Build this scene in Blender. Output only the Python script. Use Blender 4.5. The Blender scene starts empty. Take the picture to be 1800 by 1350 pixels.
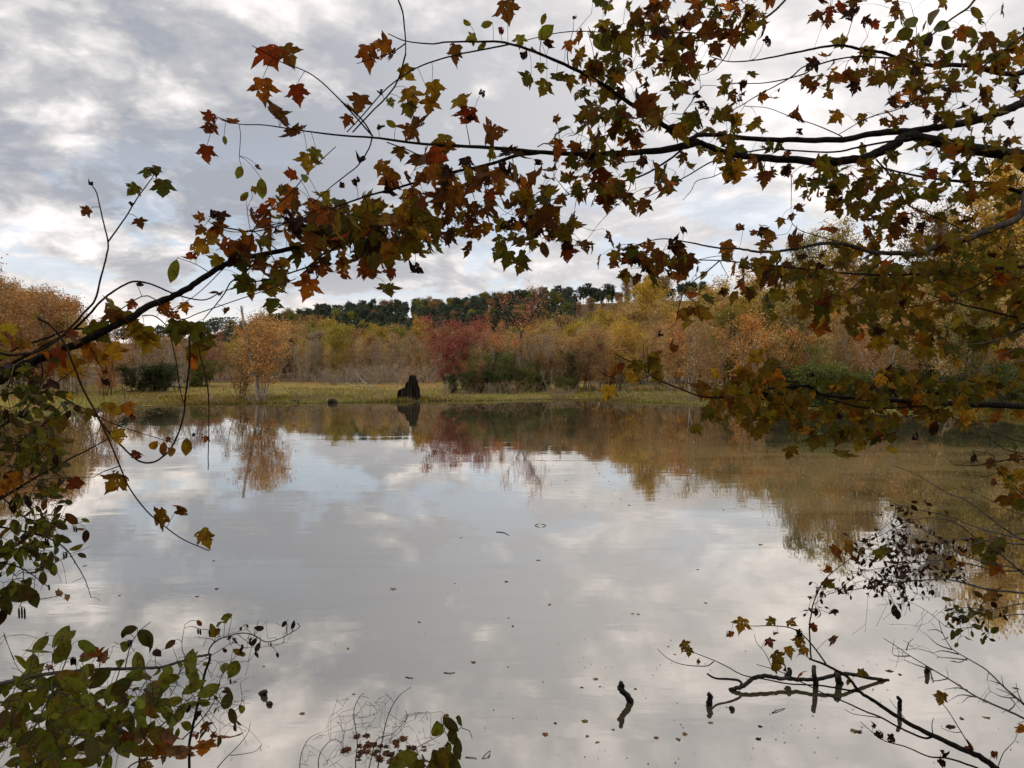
import bpy, math, random
import numpy as np
from mathutils import Vector, Matrix

R = math.radians
SC = bpy.context.scene
COL = SC.collection

# ------------------------------------------------------------------ camera
EYE = 3.5
FPX = 1352.0
PITCH = math.atan(35 / FPX)
cam_data = bpy.data.cameras.new('camera')
cam_data.sensor_fit = 'HORIZONTAL'
cam_data.sensor_width = 36.0
cam_data.lens = 36.0 * FPX / 1800.0
cam_data.clip_start = 0.05
cam_data.clip_end = 6000
cam = bpy.data.objects.new('camera', cam_data)
COL.objects.link(cam)
cam.location = (0, 0, EYE)
cam.rotation_euler = (R(90) - PITCH, 0, 0)
SC.camera = cam

# ------------------------------------------------------------------ sky and light
SUN_EL, SUN_AZ = 42.0, 215.0          # azimuth clockwise from +Y
world = bpy.data.worlds.new('World')
SC.world = world
world.use_nodes = True
world.cycles.sampling_method = 'MANUAL'
world.cycles.sample_map_resolution = 512


class NT:
    """tiny helper round a node tree"""
    def __init__(s, tree):
        s.t = tree
        s.t.nodes.clear()

    def n(s, kind, **kw):
        nd = s.t.nodes.new(kind)
        ins = kw.pop('ins', {})
        for k, v in kw.items():
            setattr(nd, k, v)
        for k, v in ins.items():
            if isinstance(v, bpy.types.NodeSocket):
                s.t.links.new(v, nd.inputs[k])
            else:
                nd.inputs[k].default_value = v
        return nd

    def math(s, op, a, b=0.0, c=None, clamp=False):
        nd = s.n('ShaderNodeMath', operation=op, ins={0: a, 1: b}, use_clamp=clamp)
        if c is not None:
            if isinstance(c, bpy.types.NodeSocket):
                s.t.links.new(c, nd.inputs[2])
            else:
                nd.inputs[2].default_value = c
        return nd.outputs[0]

    def smooth(s, v, lo, hi, o0=0.0, o1=1.0):
        nd = s.n('ShaderNodeMapRange', interpolation_type='SMOOTHSTEP',
                 ins={0: v, 1: lo, 2: hi, 3: o0, 4: o1})
        return nd.outputs[0]

    def mix(s, f, a, b, blend='MIX'):
        nd = s.n('ShaderNodeMix', data_type='RGBA', blend_type=blend)
        for i, v in ((0, f), (6, a), (7, b)):
            if isinstance(v, bpy.types.NodeSocket):
                s.t.links.new(v, nd.inputs[i])
            elif i and len(v) == 3:
                nd.inputs[i].default_value = (*v, 1)
            else:
                nd.inputs[i].default_value = v
        return nd.outputs[2]

    def noise(s, vec, scale, detail=4, rough=.5, dist=0.0, dim='3D', w=None):
        nd = s.n('ShaderNodeTexNoise', noise_dimensions=dim,
                 ins={'Scale': scale, 'Detail': detail, 'Roughness': rough, 'Distortion': dist})
        if vec is not None:
            s.t.links.new(vec, nd.inputs['Vector'])
        if w is not None:
            s.t.links.new(w, nd.inputs['W'])
        return nd.outputs[0]


w = NT(world.node_tree)
tc = w.n('ShaderNodeTexCoord')
sep = w.n('ShaderNodeSeparateXYZ', ins={0: tc.outputs['Generated']})
dx, dy, dz = sep.outputs
zz = w.math('MAXIMUM', dz, 0.0)
den = w.math('ADD', zz, 0.30)
px_ = w.math('DIVIDE', dx, den)
py_ = w.math('DIVIDE', dy, den)
pv = w.n('ShaderNodeCombineXYZ', ins={0: px_, 1: py_, 2: 0.0}).outputs[0]
mp = w.n('ShaderNodeMapping', ins={0: pv, 1: (9.1, 2.2, 2.0), 2: (0, 0, R(-14)), 3: (1.0, 1.0, 1.0)}).outputs[0]
big = w.noise(mp, 1.15, 2, .5, .0)
mid = w.noise(mp, 3.1, 13, .69, .15)
fine = w.noise(mp, 9.0, 9, .70, .2)
vor = w.n('ShaderNodeTexVoronoi', feature='SMOOTH_F1', ins={'Scale': 5.5, 'Smoothness': .6, 'Randomness': 1.0, 'Detail': 3.0, 'Roughness': .6,
          'Vector': w.n('ShaderNodeVectorMath', operation='ADD', ins={0: mp, 1: w.n('ShaderNodeVectorMath', operation='SCALE', ins={0: w.n('ShaderNodeTexNoise', ins={'Vector': mp, 'Scale': 2.0, 'Detail': 6}).outputs[1], 'Scale': .5}).outputs[0]}).outputs[0]}).outputs[0]
puff = w.math('SUBTRACT', .78, vor)
body = w.math('ADD', w.math('MULTIPLY', big, .47), w.math('ADD', w.math('MULTIPLY', mid, .30), w.math('ADD', w.math('MULTIPLY', fine, .10), w.math('MULTIPLY', puff, .17))))
# cloud brightness: lilac-grey undersides to cream-white tops
cr = w.n('ShaderNodeValToRGB', ins={0: body})
e = cr.color_ramp.elements
e[0].position = .355; e[0].color = (.33, .35, .395, 1)
e[1].position = .555; e[1].color = (1.10, 1.01, .96, 1)
m1 = cr.color_ramp.elements.new(.41); m1.color = (.455, .455, .475, 1)
m2 = cr.color_ramp.elements.new(.45); m2.color = (.615, .60, .60, 1)
m3 = cr.color_ramp.elements.new(.50); m3.color = (.84, .785, .775, 1)
# bluer air and darker rain-grey bellies low over the horizon
low = w.smooth(dz, .08, .32, 1.0, 0.0)
gapn = w.noise(w.n('ShaderNodeMapping', ins={0: mp, 1: (7.0, 3.0, 1.0)}).outputs[0], 3.0, 10, .64, .2)
gap = w.math('MULTIPLY', w.smooth(gapn, .475, .545), low)
sunv = Vector((math.sin(R(SUN_AZ)) * math.cos(R(SUN_EL)), math.cos(R(SUN_AZ)) * math.cos(R(SUN_EL)), math.sin(R(SUN_EL))))
# the cloud sheet thins towards the upper right
thin = Vector((.50, .75, .45)).normalized()
dot = w.n('ShaderNodeVectorMath', operation='DOT_PRODUCT', ins={0: tc.outputs['Generated'], 1: tuple(thin)}).outputs['Value']
glow = w.smooth(dot, .62, 1.02, 0.0, 1.0)
horiz = w.smooth(dz, .0, .15, 1.0, 0.0)
cloud = w.mix(w.math('MULTIPLY', glow, .44), cr.outputs[0], (.98, .925, .90))
skyt = w.n('ShaderNodeTexSky', sky_type='NISHITA', sun_disc=False, sun_elevation=R(SUN_EL), sun_rotation=R(SUN_AZ))
SKYS = 0.10
cloudg = w.n('ShaderNodeVectorMath', operation='SCALE', ins={0: cloud, 'Scale': 9.7}).outputs[0]
blue = w.mix(.7, skyt.outputs[0], (5.7, 6.6, 7.8))
fin = w.mix(w.math('MULTIPLY', gap, .72), cloudg, blue)
fin = w.mix(w.math('MULTIPLY', horiz, .62), fin, (9.0, 8.1, 7.4))
# an overcast dome grows brighter towards the zenith (the usual overcast-sky law)
zen = w.math('ADD', w.math('MULTIPLY', w.smooth(dz, .38, 1.0), .55), 1.0)
fin = w.n('ShaderNodeVectorMath', operation='SCALE', ins={0: fin, 'Scale': zen}).outputs[0]
bg = w.n('ShaderNodeBackground', ins={0: fin, 1: SKYS})
w.n('ShaderNodeOutputWorld', ins={0: bg.outputs[0]})

sun_d = bpy.data.lights.new('sun', 'SUN')
sun_d.energy = 1.5
sun_d.angle = R(16)
sun_d.color = (1, .95, .87)
sun = bpy.data.objects.new('sun', sun_d)
COL.objects.link(sun)
sun.rotation_euler = (-sunv).to_track_quat('-Z', 'Y').to_euler()
sun.location = (0, 0, 50)

SC.view_settings.view_transform = 'Standard'
SC.view_settings.look = 'None'
SC.view_settings.gamma = 1
SC.view_settings.use_curve_mapping = False
SC.view_settings.exposure = 0.34
SC.render.engine = 'CYCLES'
SC.cycles.max_bounces = 6
SC.cycles.diffuse_bounces = 2
SC.cycles.glossy_bounces = 3
SC.cycles.transmission_bounces = 3
SC.cycles.transparent_max_bounces = 12
SC.cycles.caustics_reflective = False
SC.cycles.caustics_refractive = False

# ------------------------------------------------------------------ materials


def mat(name):
    m = bpy.data.materials.new(name)
    m.use_nodes = True
    return m, NT(m.node_tree)


def out(nt, sh):
    nt.n('ShaderNodeOutputMaterial', ins={0: sh})


def leaf_far_mat():
    m, t = mat('distant_leaves')
    oi = t.n('ShaderNodeObjectInfo')
    at = t.n('ShaderNodeAttribute', attribute_name='tint').outputs['Fac']
    hue = t.n('ShaderNodeHueSaturation', ins={
        'Hue': t.math('ADD', .5, t.math('MULTIPLY', t.math('SUBTRACT', at, .5), .05)),
        'Saturation': t.smooth(at, 0, 1, 1.1, .82),
        'Value': t.smooth(at, 0, 1, .55, 1.6), 'Color': oi.outputs['Color']})
    col = hue.outputs[0]
    d = t.n('ShaderNodeBsdfDiffuse', ins={0: col})
    tr = t.n('ShaderNodeBsdfTranslucent', ins={0: col})
    mx = t.n('ShaderNodeMixShader', ins={0: .4, 1: d.outputs[0], 2: tr.outputs[0]})
    out(t, mx.outputs[0])
    return m


def bark_mat(name, c0, c1, scale=30.0, bump=.4):
    m, t = mat(name)
    tcn = t.n('ShaderNodeTexCoord')
    mpn = t.n('ShaderNodeMapping', ins={0: tcn.outputs['Object'], 3: (1, 1, .35)}).outputs[0]
    a = t.noise(mpn, scale, 6, .6)
    b = t.noise(mpn, scale * .15, 3, .5)
    f = t.math('ADD', t.math('MULTIPLY', a, .6), t.math('MULTIPLY', b, .4))
    col = t.mix(t.smooth(f, .35, .65), c0, c1)
    bp = t.n('ShaderNodeBump', ins={'Strength': bump, 'Distance': .004, 'Height': a})
    d = t.n('ShaderNodeBsdfPrincipled', ins={'Base Color': col, 'Roughness': .85, 'Normal': bp.outputs[0]})
    d.inputs['Specular IOR Level'].default_value = .06
    out(t, d.outputs[0])
    return m


def near_leaf_mat(name, use_attr=False, holes=True, rough=.5, trans=.55):
    """leaf: object colour (or its colour attribute), blotches, veins, insect holes"""
    m, t = mat(name)
    oi = t.n('ShaderNodeObjectInfo')
    if use_attr:
        col = t.n('ShaderNodeAttribute', attribute_name='leafcol').outputs['Color']
        vec = t.n('ShaderNodeAttribute', attribute_name='leafuv').outputs['Vector']
        rnd = t.n('ShaderNodeAttribute', attribute_name='leafrnd').outputs['Fac']
    else:
        col = oi.outputs['Color']
        vec = t.n('ShaderNodeTexCoord').outputs['Object']
        rnd = oi.outputs['Random']
    off = t.math('MULTIPLY', rnd, 57.0)
    n1 = t.noise(vec, 2.6, 4, .6, .2, '4D', off)
    n2 = t.noise(vec, 11.0, 3, .6, 0, '4D', off)
    # yellow-brown blotches and dark specks
    c1 = t.mix(t.smooth(n1, .42, .66), col, t.mix(.75, col, (.10, .030, .010)))
    c2 = t.mix(t.math('MULTIPLY', t.smooth(n2, .58, .66), .75), c1, (.035, .014, .008))
    c2 = t.mix(t.math('MULTIPLY', t.smooth(n1, .44, .30), .35), c2, t.mix(.5, c2, (.30, .17, .02)))
    # midrib and side veins, along the leaf's own axis
    sp = t.n('ShaderNodeSeparateXYZ', ins={0: vec})
    ax = t.math('ABSOLUTE', sp.outputs[0])
    rib = t.smooth(ax, .008, .022, 1, 0)
    ph = t.math('FRACT', t.math('MULTIPLY', t.math('SUBTRACT', sp.outputs[1], t.math('MULTIPLY', ax, .9)), 6.0))
    side = t.smooth(t.math('ABSOLUTE', t.math('SUBTRACT', ph, .5)), .03, .10, .6, 0)
    vein = t.math('MAXIMUM', rib, side)
    c3 = t.mix(t.math('MULTIPLY', vein, .35), c2, t.mix(.5, c2, (.20, .14, .05)))
    bp = t.n('ShaderNodeBump', ins={'Strength': .35, 'Distance': .01, 'Height': t.math('ADD', n2, vein)})
    d = t.n('ShaderNodeBsdfPrincipled', ins={'Base Color': c3, 'Roughness': rough, 'Normal': bp.outputs[0]})
    d.inputs['Specular IOR Level'].default_value = .08
    tr = t.n('ShaderNodeBsdfTranslucent', ins={0: t.mix(.5, c3, t.mix(1.0, c3, (1.35, 1.1, .6), 'MULTIPLY'))})
    sh = t.n('ShaderNodeMixShader', ins={0: trans, 1: d.outputs[0], 2: tr.outputs[0]}).outputs[0]
    if holes:
        vo = t.n('ShaderNodeTexVoronoi', voronoi_dimensions='4D', ins={'Vector': vec, 'W': off, 'Scale': 9.0, 'Randomness': 1.0})
        nb = t.noise(vec, 1.9, 2, .5, 0, '4D', t.math('ADD', off, 9.0))
        th = t.smooth(nb, .42, .66, 0.0, .34)
        hole = t.math('MULTIPLY', t.math('LESS_THAN', vo.outputs['Distance'], th), t.math('GREATER_THAN', n2, .40))
        tp = t.n('ShaderNodeBsdfTransparent')
        sh = t.n('ShaderNodeMixShader', ins={0: hole, 1: sh, 2: tp.outputs[0]}).outputs[0]
    out(t, sh)
    return m


M = {}
M['far_leaf'] = leaf_far_mat()
M['bark_pale'] = bark_mat('pale_grey_bark', (.13, .11, .088), (.33, .29, .235), 9)
M['bark_dark'] = bark_mat('dark_distant_bark', (.03, .025, .02), (.085, .07, .055), 9)
M['bark_near'] = bark_mat('wet_dark_bark', (.010, .009, .008), (.035, .029, .024), 60, .6)
M['bark_grey'] = bark_mat('smooth_grey_bark', (.035, .030, .026), (.12, .105, .09), 45, .5)
M['twig_pale'] = bark_mat('pale_twig_bark', (.06, .05, .042), (.20, .175, .15), 50, .3)
M['vine'] = bark_mat('brown_vine_bark', (.03, .018, .012), (.09, .06, .04), 50, .3)
M['char'] = bark_mat('charred_wood', (.004, .004, .004), (.02, .016, .012), 5, 1.0)
M['wet_log'] = bark_mat('waterlogged_wood', (.008, .008, .008), (.05, .043, .036), 25, .8)
M['maple'] = near_leaf_mat('maple_leaf_skin')
M['maple_mass'] = near_leaf_mat('maple_leaf_skin_joined', use_attr=True)
M['alder'] = near_leaf_mat('alder_leaf_skin', holes=False, rough=.45, trans=.45)
M['alder_mass'] = near_leaf_mat('alder_leaf_skin_joined', use_attr=True, holes=False, rough=.45, trans=.45)

# ------------------------------------------------------------------ mesh helpers


def tag(o, label=None, cat=None, group=None, kind=None):
    for k, v in (('label', label), ('category', cat), ('group', group), ('kind', kind)):
        if v:
            o[k] = v
    return o


def mesh_raw(name, V, F, material=None, smooth=False):
    """V: (n,3) array, F: (m,k) array of faces all with k corners"""
    me = bpy.data.meshes.new(name)
    V = np.asarray(V, dtype=np.float32)
    F = np.asarray(F, dtype=np.int32)
    k = F.shape[1]
    me.vertices.add(len(V)); me.vertices.foreach_set('co', V.ravel())
    me.loops.add(F.size); me.loops.foreach_set('vertex_index', F.ravel())
    me.polygons.add(len(F))
    me.polygons.foreach_set('loop_start', np.arange(0, F.size, k, dtype=np.int32))
    me.polygons.foreach_set('loop_total', np.full(len(F), k, dtype=np.int32))
    if smooth:
        me.polygons.foreach_set('use_smooth', np.ones(len(F), dtype=bool))
    me.update(calc_edges=True)
    if material:
        me.materials.append(material)
    return me


def add_obj(name, me, parent=None, loc=None):
    o = bpy.data.objects.new(name, me)
    COL.objects.link(o)
    if parent is not None:
        o.parent = parent
    if loc is not None:
        o.location = loc
    return o


def empty(name, loc, label=None, cat=None, group=None):
    o = bpy.data.objects.new(name, None)
    COL.objects.link(o)
    o.location = loc
    o.empty_display_size = .2
    tag(o, label, cat, group)
    return o


def catmull(P, n):
    P = np.asarray(P, float)
    if len(P) < 3:
        t = np.linspace(0, 1, n * (len(P) - 1) + 1)[:, None]
        return P[0] * (1 - t) + P[-1] * t
    Q = np.vstack([2 * P[0] - P[1], P, 2 * P[-1] - P[-2]])
    o = []
    for i in range(1, len(Q) - 2):
        p0, p1, p2, p3 = Q[i - 1:i + 3]
        for k in range(n):
            t = k / n
            o.append(.5 * ((2 * p1) + (-p0 + p2) * t + (2 * p0 - 5 * p1 + 4 * p2 - p3) * t * t + (-p0 + 3 * p1 - 3 * p2 + p3) * t ** 3))
    o.append(P[-1])
    return np.array(o)


class Tubes:
    def __init__(s):
        s.V, s.F, s.n = [], [], 0

    def add(s, pts, rad, sides=5, rough=0.0, rng=None):
        P = np.asarray(pts, float)
        n = len(P)
        rad = np.broadcast_to(np.asarray(rad, float), (n,))
        T = np.gradient(P, axis=0)
        T /= np.linalg.norm(T, axis=1)[:, None] + 1e-9
        mean = P[-1] - P[0]
        ref = np.eye(3)[np.argmin(np.abs(mean))]
        U = np.cross(T, ref); U /= np.linalg.norm(U, axis=1)[:, None] + 1e-9
        W = np.cross(T, U)
        a = np.arange(sides) * 2 * math.pi / sides
        rr = rad[:, None] * np.ones((1, sides))
        if rough and rng is not None:
            rr = rr * (1 + rng.uniform(-rough, rough, (n, sides)))
        V = P[:, None, :] + rr[..., None] * (np.cos(a)[None, :, None] * U[:, None, :] + np.sin(a)[None, :, None] * W[:, None, :])
        i = np.arange(n - 1)[:, None] * sides
        j = np.arange(sides)[None, :]
        k = (j + 1) % sides
        F = np.stack([i + j, i + k, i + sides + k, i + sides + j], -1).reshape(-1, 4) + s.n
        c0 = s.n + n * sides
        caps = np.stack([P[0] - T[0] * rad[0] * .5, P[-1] + T[-1] * rad[-1] * .5])
        jj = np.arange(sides); kk = (jj + 1) % sides
        b0 = s.n; b1 = s.n + (n - 1) * sides
        f0 = np.stack([np.full(sides, c0), b0 + kk, b0 + jj, np.full(sides, c0)], -1)
        f1 = np.stack([np.full(sides, c0 + 1), b1 + jj, b1 + kk, np.full(sides, c0 + 1)], -1)
        s.V += [V.reshape(-1, 3), caps]
        s.F += [F, f0, f1]
        s.n += n * sides + 2

    def mesh(s, name, material, smooth=True):
        V = np.vstack(s.V); F = np.vstack(s.F)
        quad = F[:, 0] != F[:, 3]
        me = bpy.data.meshes.new(name)
        Q, T3 = F[quad], F[~quad][:, :3]
        loops = np.concatenate([Q.ravel(), T3.ravel()]).astype(np.int32)
        tot = np.concatenate([np.full(len(Q), 4), np.full(len(T3), 3)]).astype(np.int32)
        me.vertices.add(len(V)); me.vertices.foreach_set('co', V.astype(np.float32).ravel())
        me.loops.add(len(loops)); me.loops.foreach_set('vertex_index', loops)
        me.polygons.add(len(tot))
        me.polygons.foreach_set('loop_start', np.concatenate([[0], np.cumsum(tot)[:-1]]).astype(np.int32))
        me.polygons.foreach_set('loop_total', tot)
        me.polygons.foreach_set('use_smooth', np.full(len(tot), smooth))
        me.update(calc_edges=True)
        me.materials.append(material)
        return me


def P3(px, py, d):
    """the point at depth d (metres in front of the camera) seen at photo pixel px, py"""
    x = (px - 900) / FPX * d
    v = (675 - py) / FPX * d
    c, s_ = math.cos(PITCH), math.sin(PITCH)
    return np.array([x, d * c + v * s_, EYE - d * s_ + v * c])


def ss(x, a, b):
    t = np.clip((np.asarray(x, float) - a) / (b - a), 0, 1)
    return t * t * (3 - 2 * t)


def vnoise(x, y, s=0):
    """cheap smooth 2-D noise, about -1..1"""
    return (np.sin(x * 1.0 + 1.7 * np.sin(y * .83 + s) + s) + np.sin(y * 1.13 + 1.3 * np.sin(x * .71 + 2.1 * s) - s)) * .5

# ------------------------------------------------------------------ terrain and water
SHORE = [(-400, 27), (-200, 31), (-60, 38), (60, 47), (130, 55), (200, 62), (300, 66), (450, 68), (600, 70), (750, 72), (900, 74),
         (1000, 75.5), (1100, 73), (1200, 67.5), (1300, 63.5), (1500, 57.5), (1700, 51.5), (1800, 48.5), (1950, 44), (2150, 39), (2400, 30)]
LAKE = [((p - 900) / FPX * y, y) for p, y in SHORE]
LAKE += [(23, 17), (13, 12), (7.6, 8.6), (4.6, 5.9), (2.6, 4.5), (0.6, 3.9), (-1.4, 3.9), (-3.3, 4.4), (-6.5, 7.0), (-12, 11), (-22, 17)]
LAKE = np.array(LAKE)


def lake_dist(x, y):
    x = np.asarray(x, float); y = np.asarray(y, float)
    best = np.full(x.shape, 1e9)
    inside = np.zeros(x.shape, bool)
    n = len(LAKE)
    for i in range(n):
        ax, ay = LAKE[i]; bx, by = LAKE[(i + 1) % n]
        ex, ey = bx - ax, by - ay
        t = np.clip(((x - ax) * ex + (y - ay) * ey) / (ex * ex + ey * ey), 0, 1)
        dd = np.hypot(x - ax - t * ex, y - ay - t * ey)
        best = np.minimum(best, dd)
        cross = ((ay > y) != (by > y)) & (x < (bx - ax) * (y - ay) / (by - ay + 1e-12) + ax)
        inside ^= cross
    d = np.where(inside, -best, best)
    far = ss(np.hypot(x, y), 15, 40)
    d = d + far * (1.1 * vnoise(x * .35, y * .2, 1.0) + .7 * vnoise(x * 1.1, y * .7, 4.0) + .35 * vnoise(x * 3.1, y * 1.7, 2.0))
    return d


HILL_PX = [-900, 250, 330, 385, 450, 550, 650, 800, 900, 1000, 1200, 1500, 1900, 2800]
HILL_H = [2, 2, 5, 12, 20, 25.5, 28.5, 31.0, 34, 36.5, 38.5, 39, 38, 30]


def ground(x, y):
    x = np.asarray(x, float); y = np.asarray(y, float)
    d = lake_dist(x, y)
    r = np.hypot(x, y)
    near = ss(r, 22, 11)
    zf = .02 + .34 * (1 - np.exp(-np.maximum(d, 0) / 5)) + .10 * ss(d, 3, 12) * vnoise(x * .25, y * .22, 2)
    zn = 1.9 * (1 - np.exp(-np.maximum(d, 0) * .42))
    land = zf * (1 - near) + zn * near
    z = np.where(d > 0, land, np.maximum(.02 + d * .22, -1.3))
    yy = np.maximum(y, 1)
    p = 900 + FPX * x / yy
    hh = np.interp(p, HILL_PX, HILL_H)
    hill = hh * ss(y, 262, 442) * (1 - .35 * ss(y, 470, 800)) * (y > 1)
    left = 21 * ss(y, 480, 680) * ss(p, 520, 380) * (y > 1)
    return z + hill + left + .8 * vnoise(x * .03, y * .03, 5) * ss(y, 160, 260)


def gz(x, y):
    return float(ground(np.array([x]), np.array([y]))[0])


rings = [0.4]
while rings[-1] < 3000:
    r_ = rings[-1]
    st = .10 if r_ < 3 else (.045 if r_ < 40 else (.011 if r_ < 95 else (.03 if r_ < 700 else .12)))
    rings.append(r_ * (1 + st))
rings = np.array(rings)
inner = np.radians(np.arange(-40, 40.01, .35))
outer = np.radians(np.arange(44, 317, 5.0))
ang = np.concatenate([inner, outer])
RR, AA = np.meshgrid(rings, ang, indexing='ij')
X = RR * np.sin(AA); Y = RR * np.cos(AA)
Z = ground(X, Y)
V = np.stack([X, Y, Z], -1).reshape(-1, 3)
na = len(ang); nr = len(rings)
i = np.arange(nr - 1)[:, None] * na; j = np.arange(na)[None, :]; k = (j + 1) % na
F = np.stack([i + j, i + na + j, i + na + k, i + k], -1).reshape(-1, 4)
V = np.vstack([V, [[0, 0, gz(0, 0)]]])
Fc = np.stack([np.full(na, len(V) - 1), np.arange(na), (np.arange(na) + 1) % na, (np.arange(na) + 1) % na], -1)[:, :3]

m, t = mat('meadow_and_woodland_floor')
geo = t.n('ShaderNodeNewGeometry')
sp = t.n('ShaderNodeSeparateXYZ', ins={0: geo.outputs['Position']})
pos = geo.outputs['Position']
n1 = t.noise(pos, .09, 4, .6)
n2 = t.noise(pos, .7, 6, .65)
n3 = t.noise(pos, 4.0, 6, .7)
grass = t.mix(t.smooth(n2, .35, .65), (.14, .12, .028), (.25, .20, .048))
rusty = t.mix(t.smooth(n3, .4, .6), (.27, .13, .045), (.22, .14, .05))
g2 = t.mix(t.smooth(n1, .46, .58), grass, rusty)
litter = t.mix(t.smooth(n3, .38, .62), (.045, .03, .018), (.15, .085, .04))
dist = t.n('ShaderNodeVectorMath', operation='LENGTH', ins={0: pos}).outputs['Value']
woods = t.math('MAXIMUM', t.smooth(dist, 128, 150), t.smooth(dist, 24, 14))
col = t.mix(woods, g2, litter)
field = t.math('MULTIPLY', t.smooth(sp.outputs[1], 418, 428), t.smooth(sp.outputs[1], 520, 470))
col = t.mix(field, col, t.mix(t.smooth(n1, .4, .6), (.30, .15, .07), (.20, .17, .06)))
mud = t.smooth(sp.outputs[2], .10, .03)
col = t.mix(mud, col, (.045, .035, .022))
bp = t.n('ShaderNodeBump', ins={'Strength': .6, 'Distance': .15, 'Height': n3})
d_ = t.n('ShaderNodeBsdfPrincipled', ins={'Base Color': col, 'Roughness': .95, 'Normal': bp.outputs[0]})
d_.inputs['Specular IOR Level'].default_value = .1
out(t, d_.outputs[0])
M['ground'] = m
me = mesh_raw('ground', V, F, m, True)
g = add_obj('ground', me)
tag(g, 'grassy meadow shore rising to a wooded hill round the pond', None, None, 'structure')
cap = mesh_raw('ground', V[list(range(na)) + [len(V) - 1]], np.where(Fc == len(V) - 1, na, Fc), m, True)
co = add_obj('bank_top', cap)
tag(co, 'leaf covered near bank under the viewer', None, None, 'structure')

# water: one sheet, finer near the eye so that slow swell can lift it
m, t = mat('pond_water')
geo = t.n('ShaderNodeNewGeometry')
pos = geo.outputs['Position']
mpw = t.n('ShaderNodeMapping', ins={0: pos, 3: (.35, 1.0, 1.0)}).outputs[0]
a = t.noise(mpw, 2.2, 4, .55, .4)
b = t.noise(mpw, .35, 3, .5, .6)
sil = t.noise(t.n('ShaderNodeMapping', ins={0: pos, 3: (.06, .22, 1.0)}).outputs[0], 1.0, 6, .6, 1.2)
dist = t.n('ShaderNodeVectorMath', operation='LENGTH', ins={0: pos}).outputs['Value']
sp = t.n('ShaderNodeSeparateXYZ', ins={0: pos})
ruffle = t.smooth(b, .45, .62, .25, 1.0)
height = t.math('ADD', t.math('MULTIPLY', t.math('MULTIPLY', a, ruffle), .006), t.math('MULTIPLY', b, .012))
bp = t.n('ShaderNodeBump', ins={'Strength': t.smooth(dist, 22, 62, .34, .10), 'Distance': 1.0, 'Height': height})
# brown silt, a thicker skin of it over the right-hand shallows
patch = t.math('MULTIPLY', t.smooth(sp.outputs[0], 0.0, 9.0), t.math('MULTIPLY', t.smooth(sp.outputs[1], 12, 19), t.smooth(sp.outputs[1], 37, 29)))
silt = t.mix(t.smooth(sil, .38, .62), (.066, .056, .030), (.090, .076, .044))
silt = t.mix(t.math('MULTIPLY', patch, .8), silt, t.mix(t.smooth(sil, .42, .58), (.075, .055, .020), (.130, .095, .040)))
dif = t.n('ShaderNodeBsdfDiffuse', ins={0: silt, 1: .3})
glo = t.n('ShaderNodeBsdfGlossy', ins={0: (.98, .95, .90, 1), 1: .014, 'Normal': bp.outputs[0]})
fc = t.n('ShaderNodeLayerWeight', ins={0: .5, 'Normal': bp.outputs[0]}).outputs['Facing']
fr = t.math('ADD', .34, t.math('MULTIPLY', t.math('POWER', fc, 2.4), .62), clamp=True)
film = t.math('MULTIPLY', patch, t.smooth(sil, .40, .60, .12, .50))
scum = t.noise(t.n('ShaderNodeMapping', ins={0: pos, 2: (0, 0, .5), 3: (.25, 1.6, 1.0)}).outputs[0], .8, 5, .6, 1.5)
film = t.math('MAXIMUM', film, t.math('MULTIPLY', t.smooth(scum, .55, .75), .07))
fr = t.math('MULTIPLY', fr, t.math('SUBTRACT', 1.0, film))
mx = t.n('ShaderNodeMixShader', ins={0: fr, 1: dif.outputs[0], 2: glo.outputs[0]})
out(t, mx.outputs[0])
M['water'] = m
wr = np.concatenate([[1.5], np.geomspace(3, 130, 60)])
wa = np.radians(np.arange(-70, 70.1, 2.0))
RR, AA = np.meshgrid(wr, wa, indexing='ij')
V = np.stack([RR * np.sin(AA), RR * np.cos(AA), 0 * RR], -1).reshape(-1, 3)
na = len(wa)
i = np.arange(len(wr) - 1)[:, None] * na; j = np.arange(na - 1)[None, :]
F = np.stack([i + j, i + na + j, i + na + j + 1, i + j + 1], -1).reshape(-1, 4)[:, ::-1]
wo = add_obj('water', mesh_raw('water', V, F, m, True))
tag(wo, 'still silty pond mirroring the cloudy sky', None, None, 'structure')

# ------------------------------------------------------------------ distant trees


def leaf_cloud(C, size, rng, flat=0.0):
    """small bent leaf quads round centres C, with a per-face tint"""
    n = len(C)
    a = rng.normal(size=(n, 3)); a /= np.linalg.norm(a, axis=1)[:, None]
    b = rng.normal(size=(n, 3)); b -= a * (a * b).sum(1)[:, None]; b /= np.linalg.norm(b, axis=1)[:, None]
    s = size * rng.uniform(.6, 1.3, (n, 1))
    V = np.stack([C - a * s * .6, C + b * s * .38, C + a * s * .6, C - b * s * .38], 1).reshape(-1, 3)
    F = np.arange(4 * n).reshape(-1, 4)
    return V, F


def cloud_mesh(name, C, size, rng, clump=None):
    V, F = leaf_cloud(C, size, rng)
    me = mesh_raw(name, V, F, M['far_leaf'])
    tint = np.clip(rng.normal(.5, .2, len(F)), 0, 1) if clump is None else np.clip(clump + rng.normal(0, .14, len(F)), 0, 1)
    at = me.attributes.new('tint', 'FLOAT', 'FACE')
    at.data.foreach_set('value', tint.astype(np.float32))
    return me


PROFILES = {
    'round': lambda f: math.sqrt(max(0.02, 1 - ((f - .55) / .47) ** 2)),
    'column': lambda f: .45 + .55 * math.sin(math.pi * min(1, f * 1.02)),
    'vase': lambda f: .35 + .75 * f if f < .75 else 1.0 - (f - .75) * 2.2,
    'pine': lambda f: max(.12, .95 - .75 * abs(f - .35)),
    'cone': lambda f: 1.02 - f * .9,
}


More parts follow.
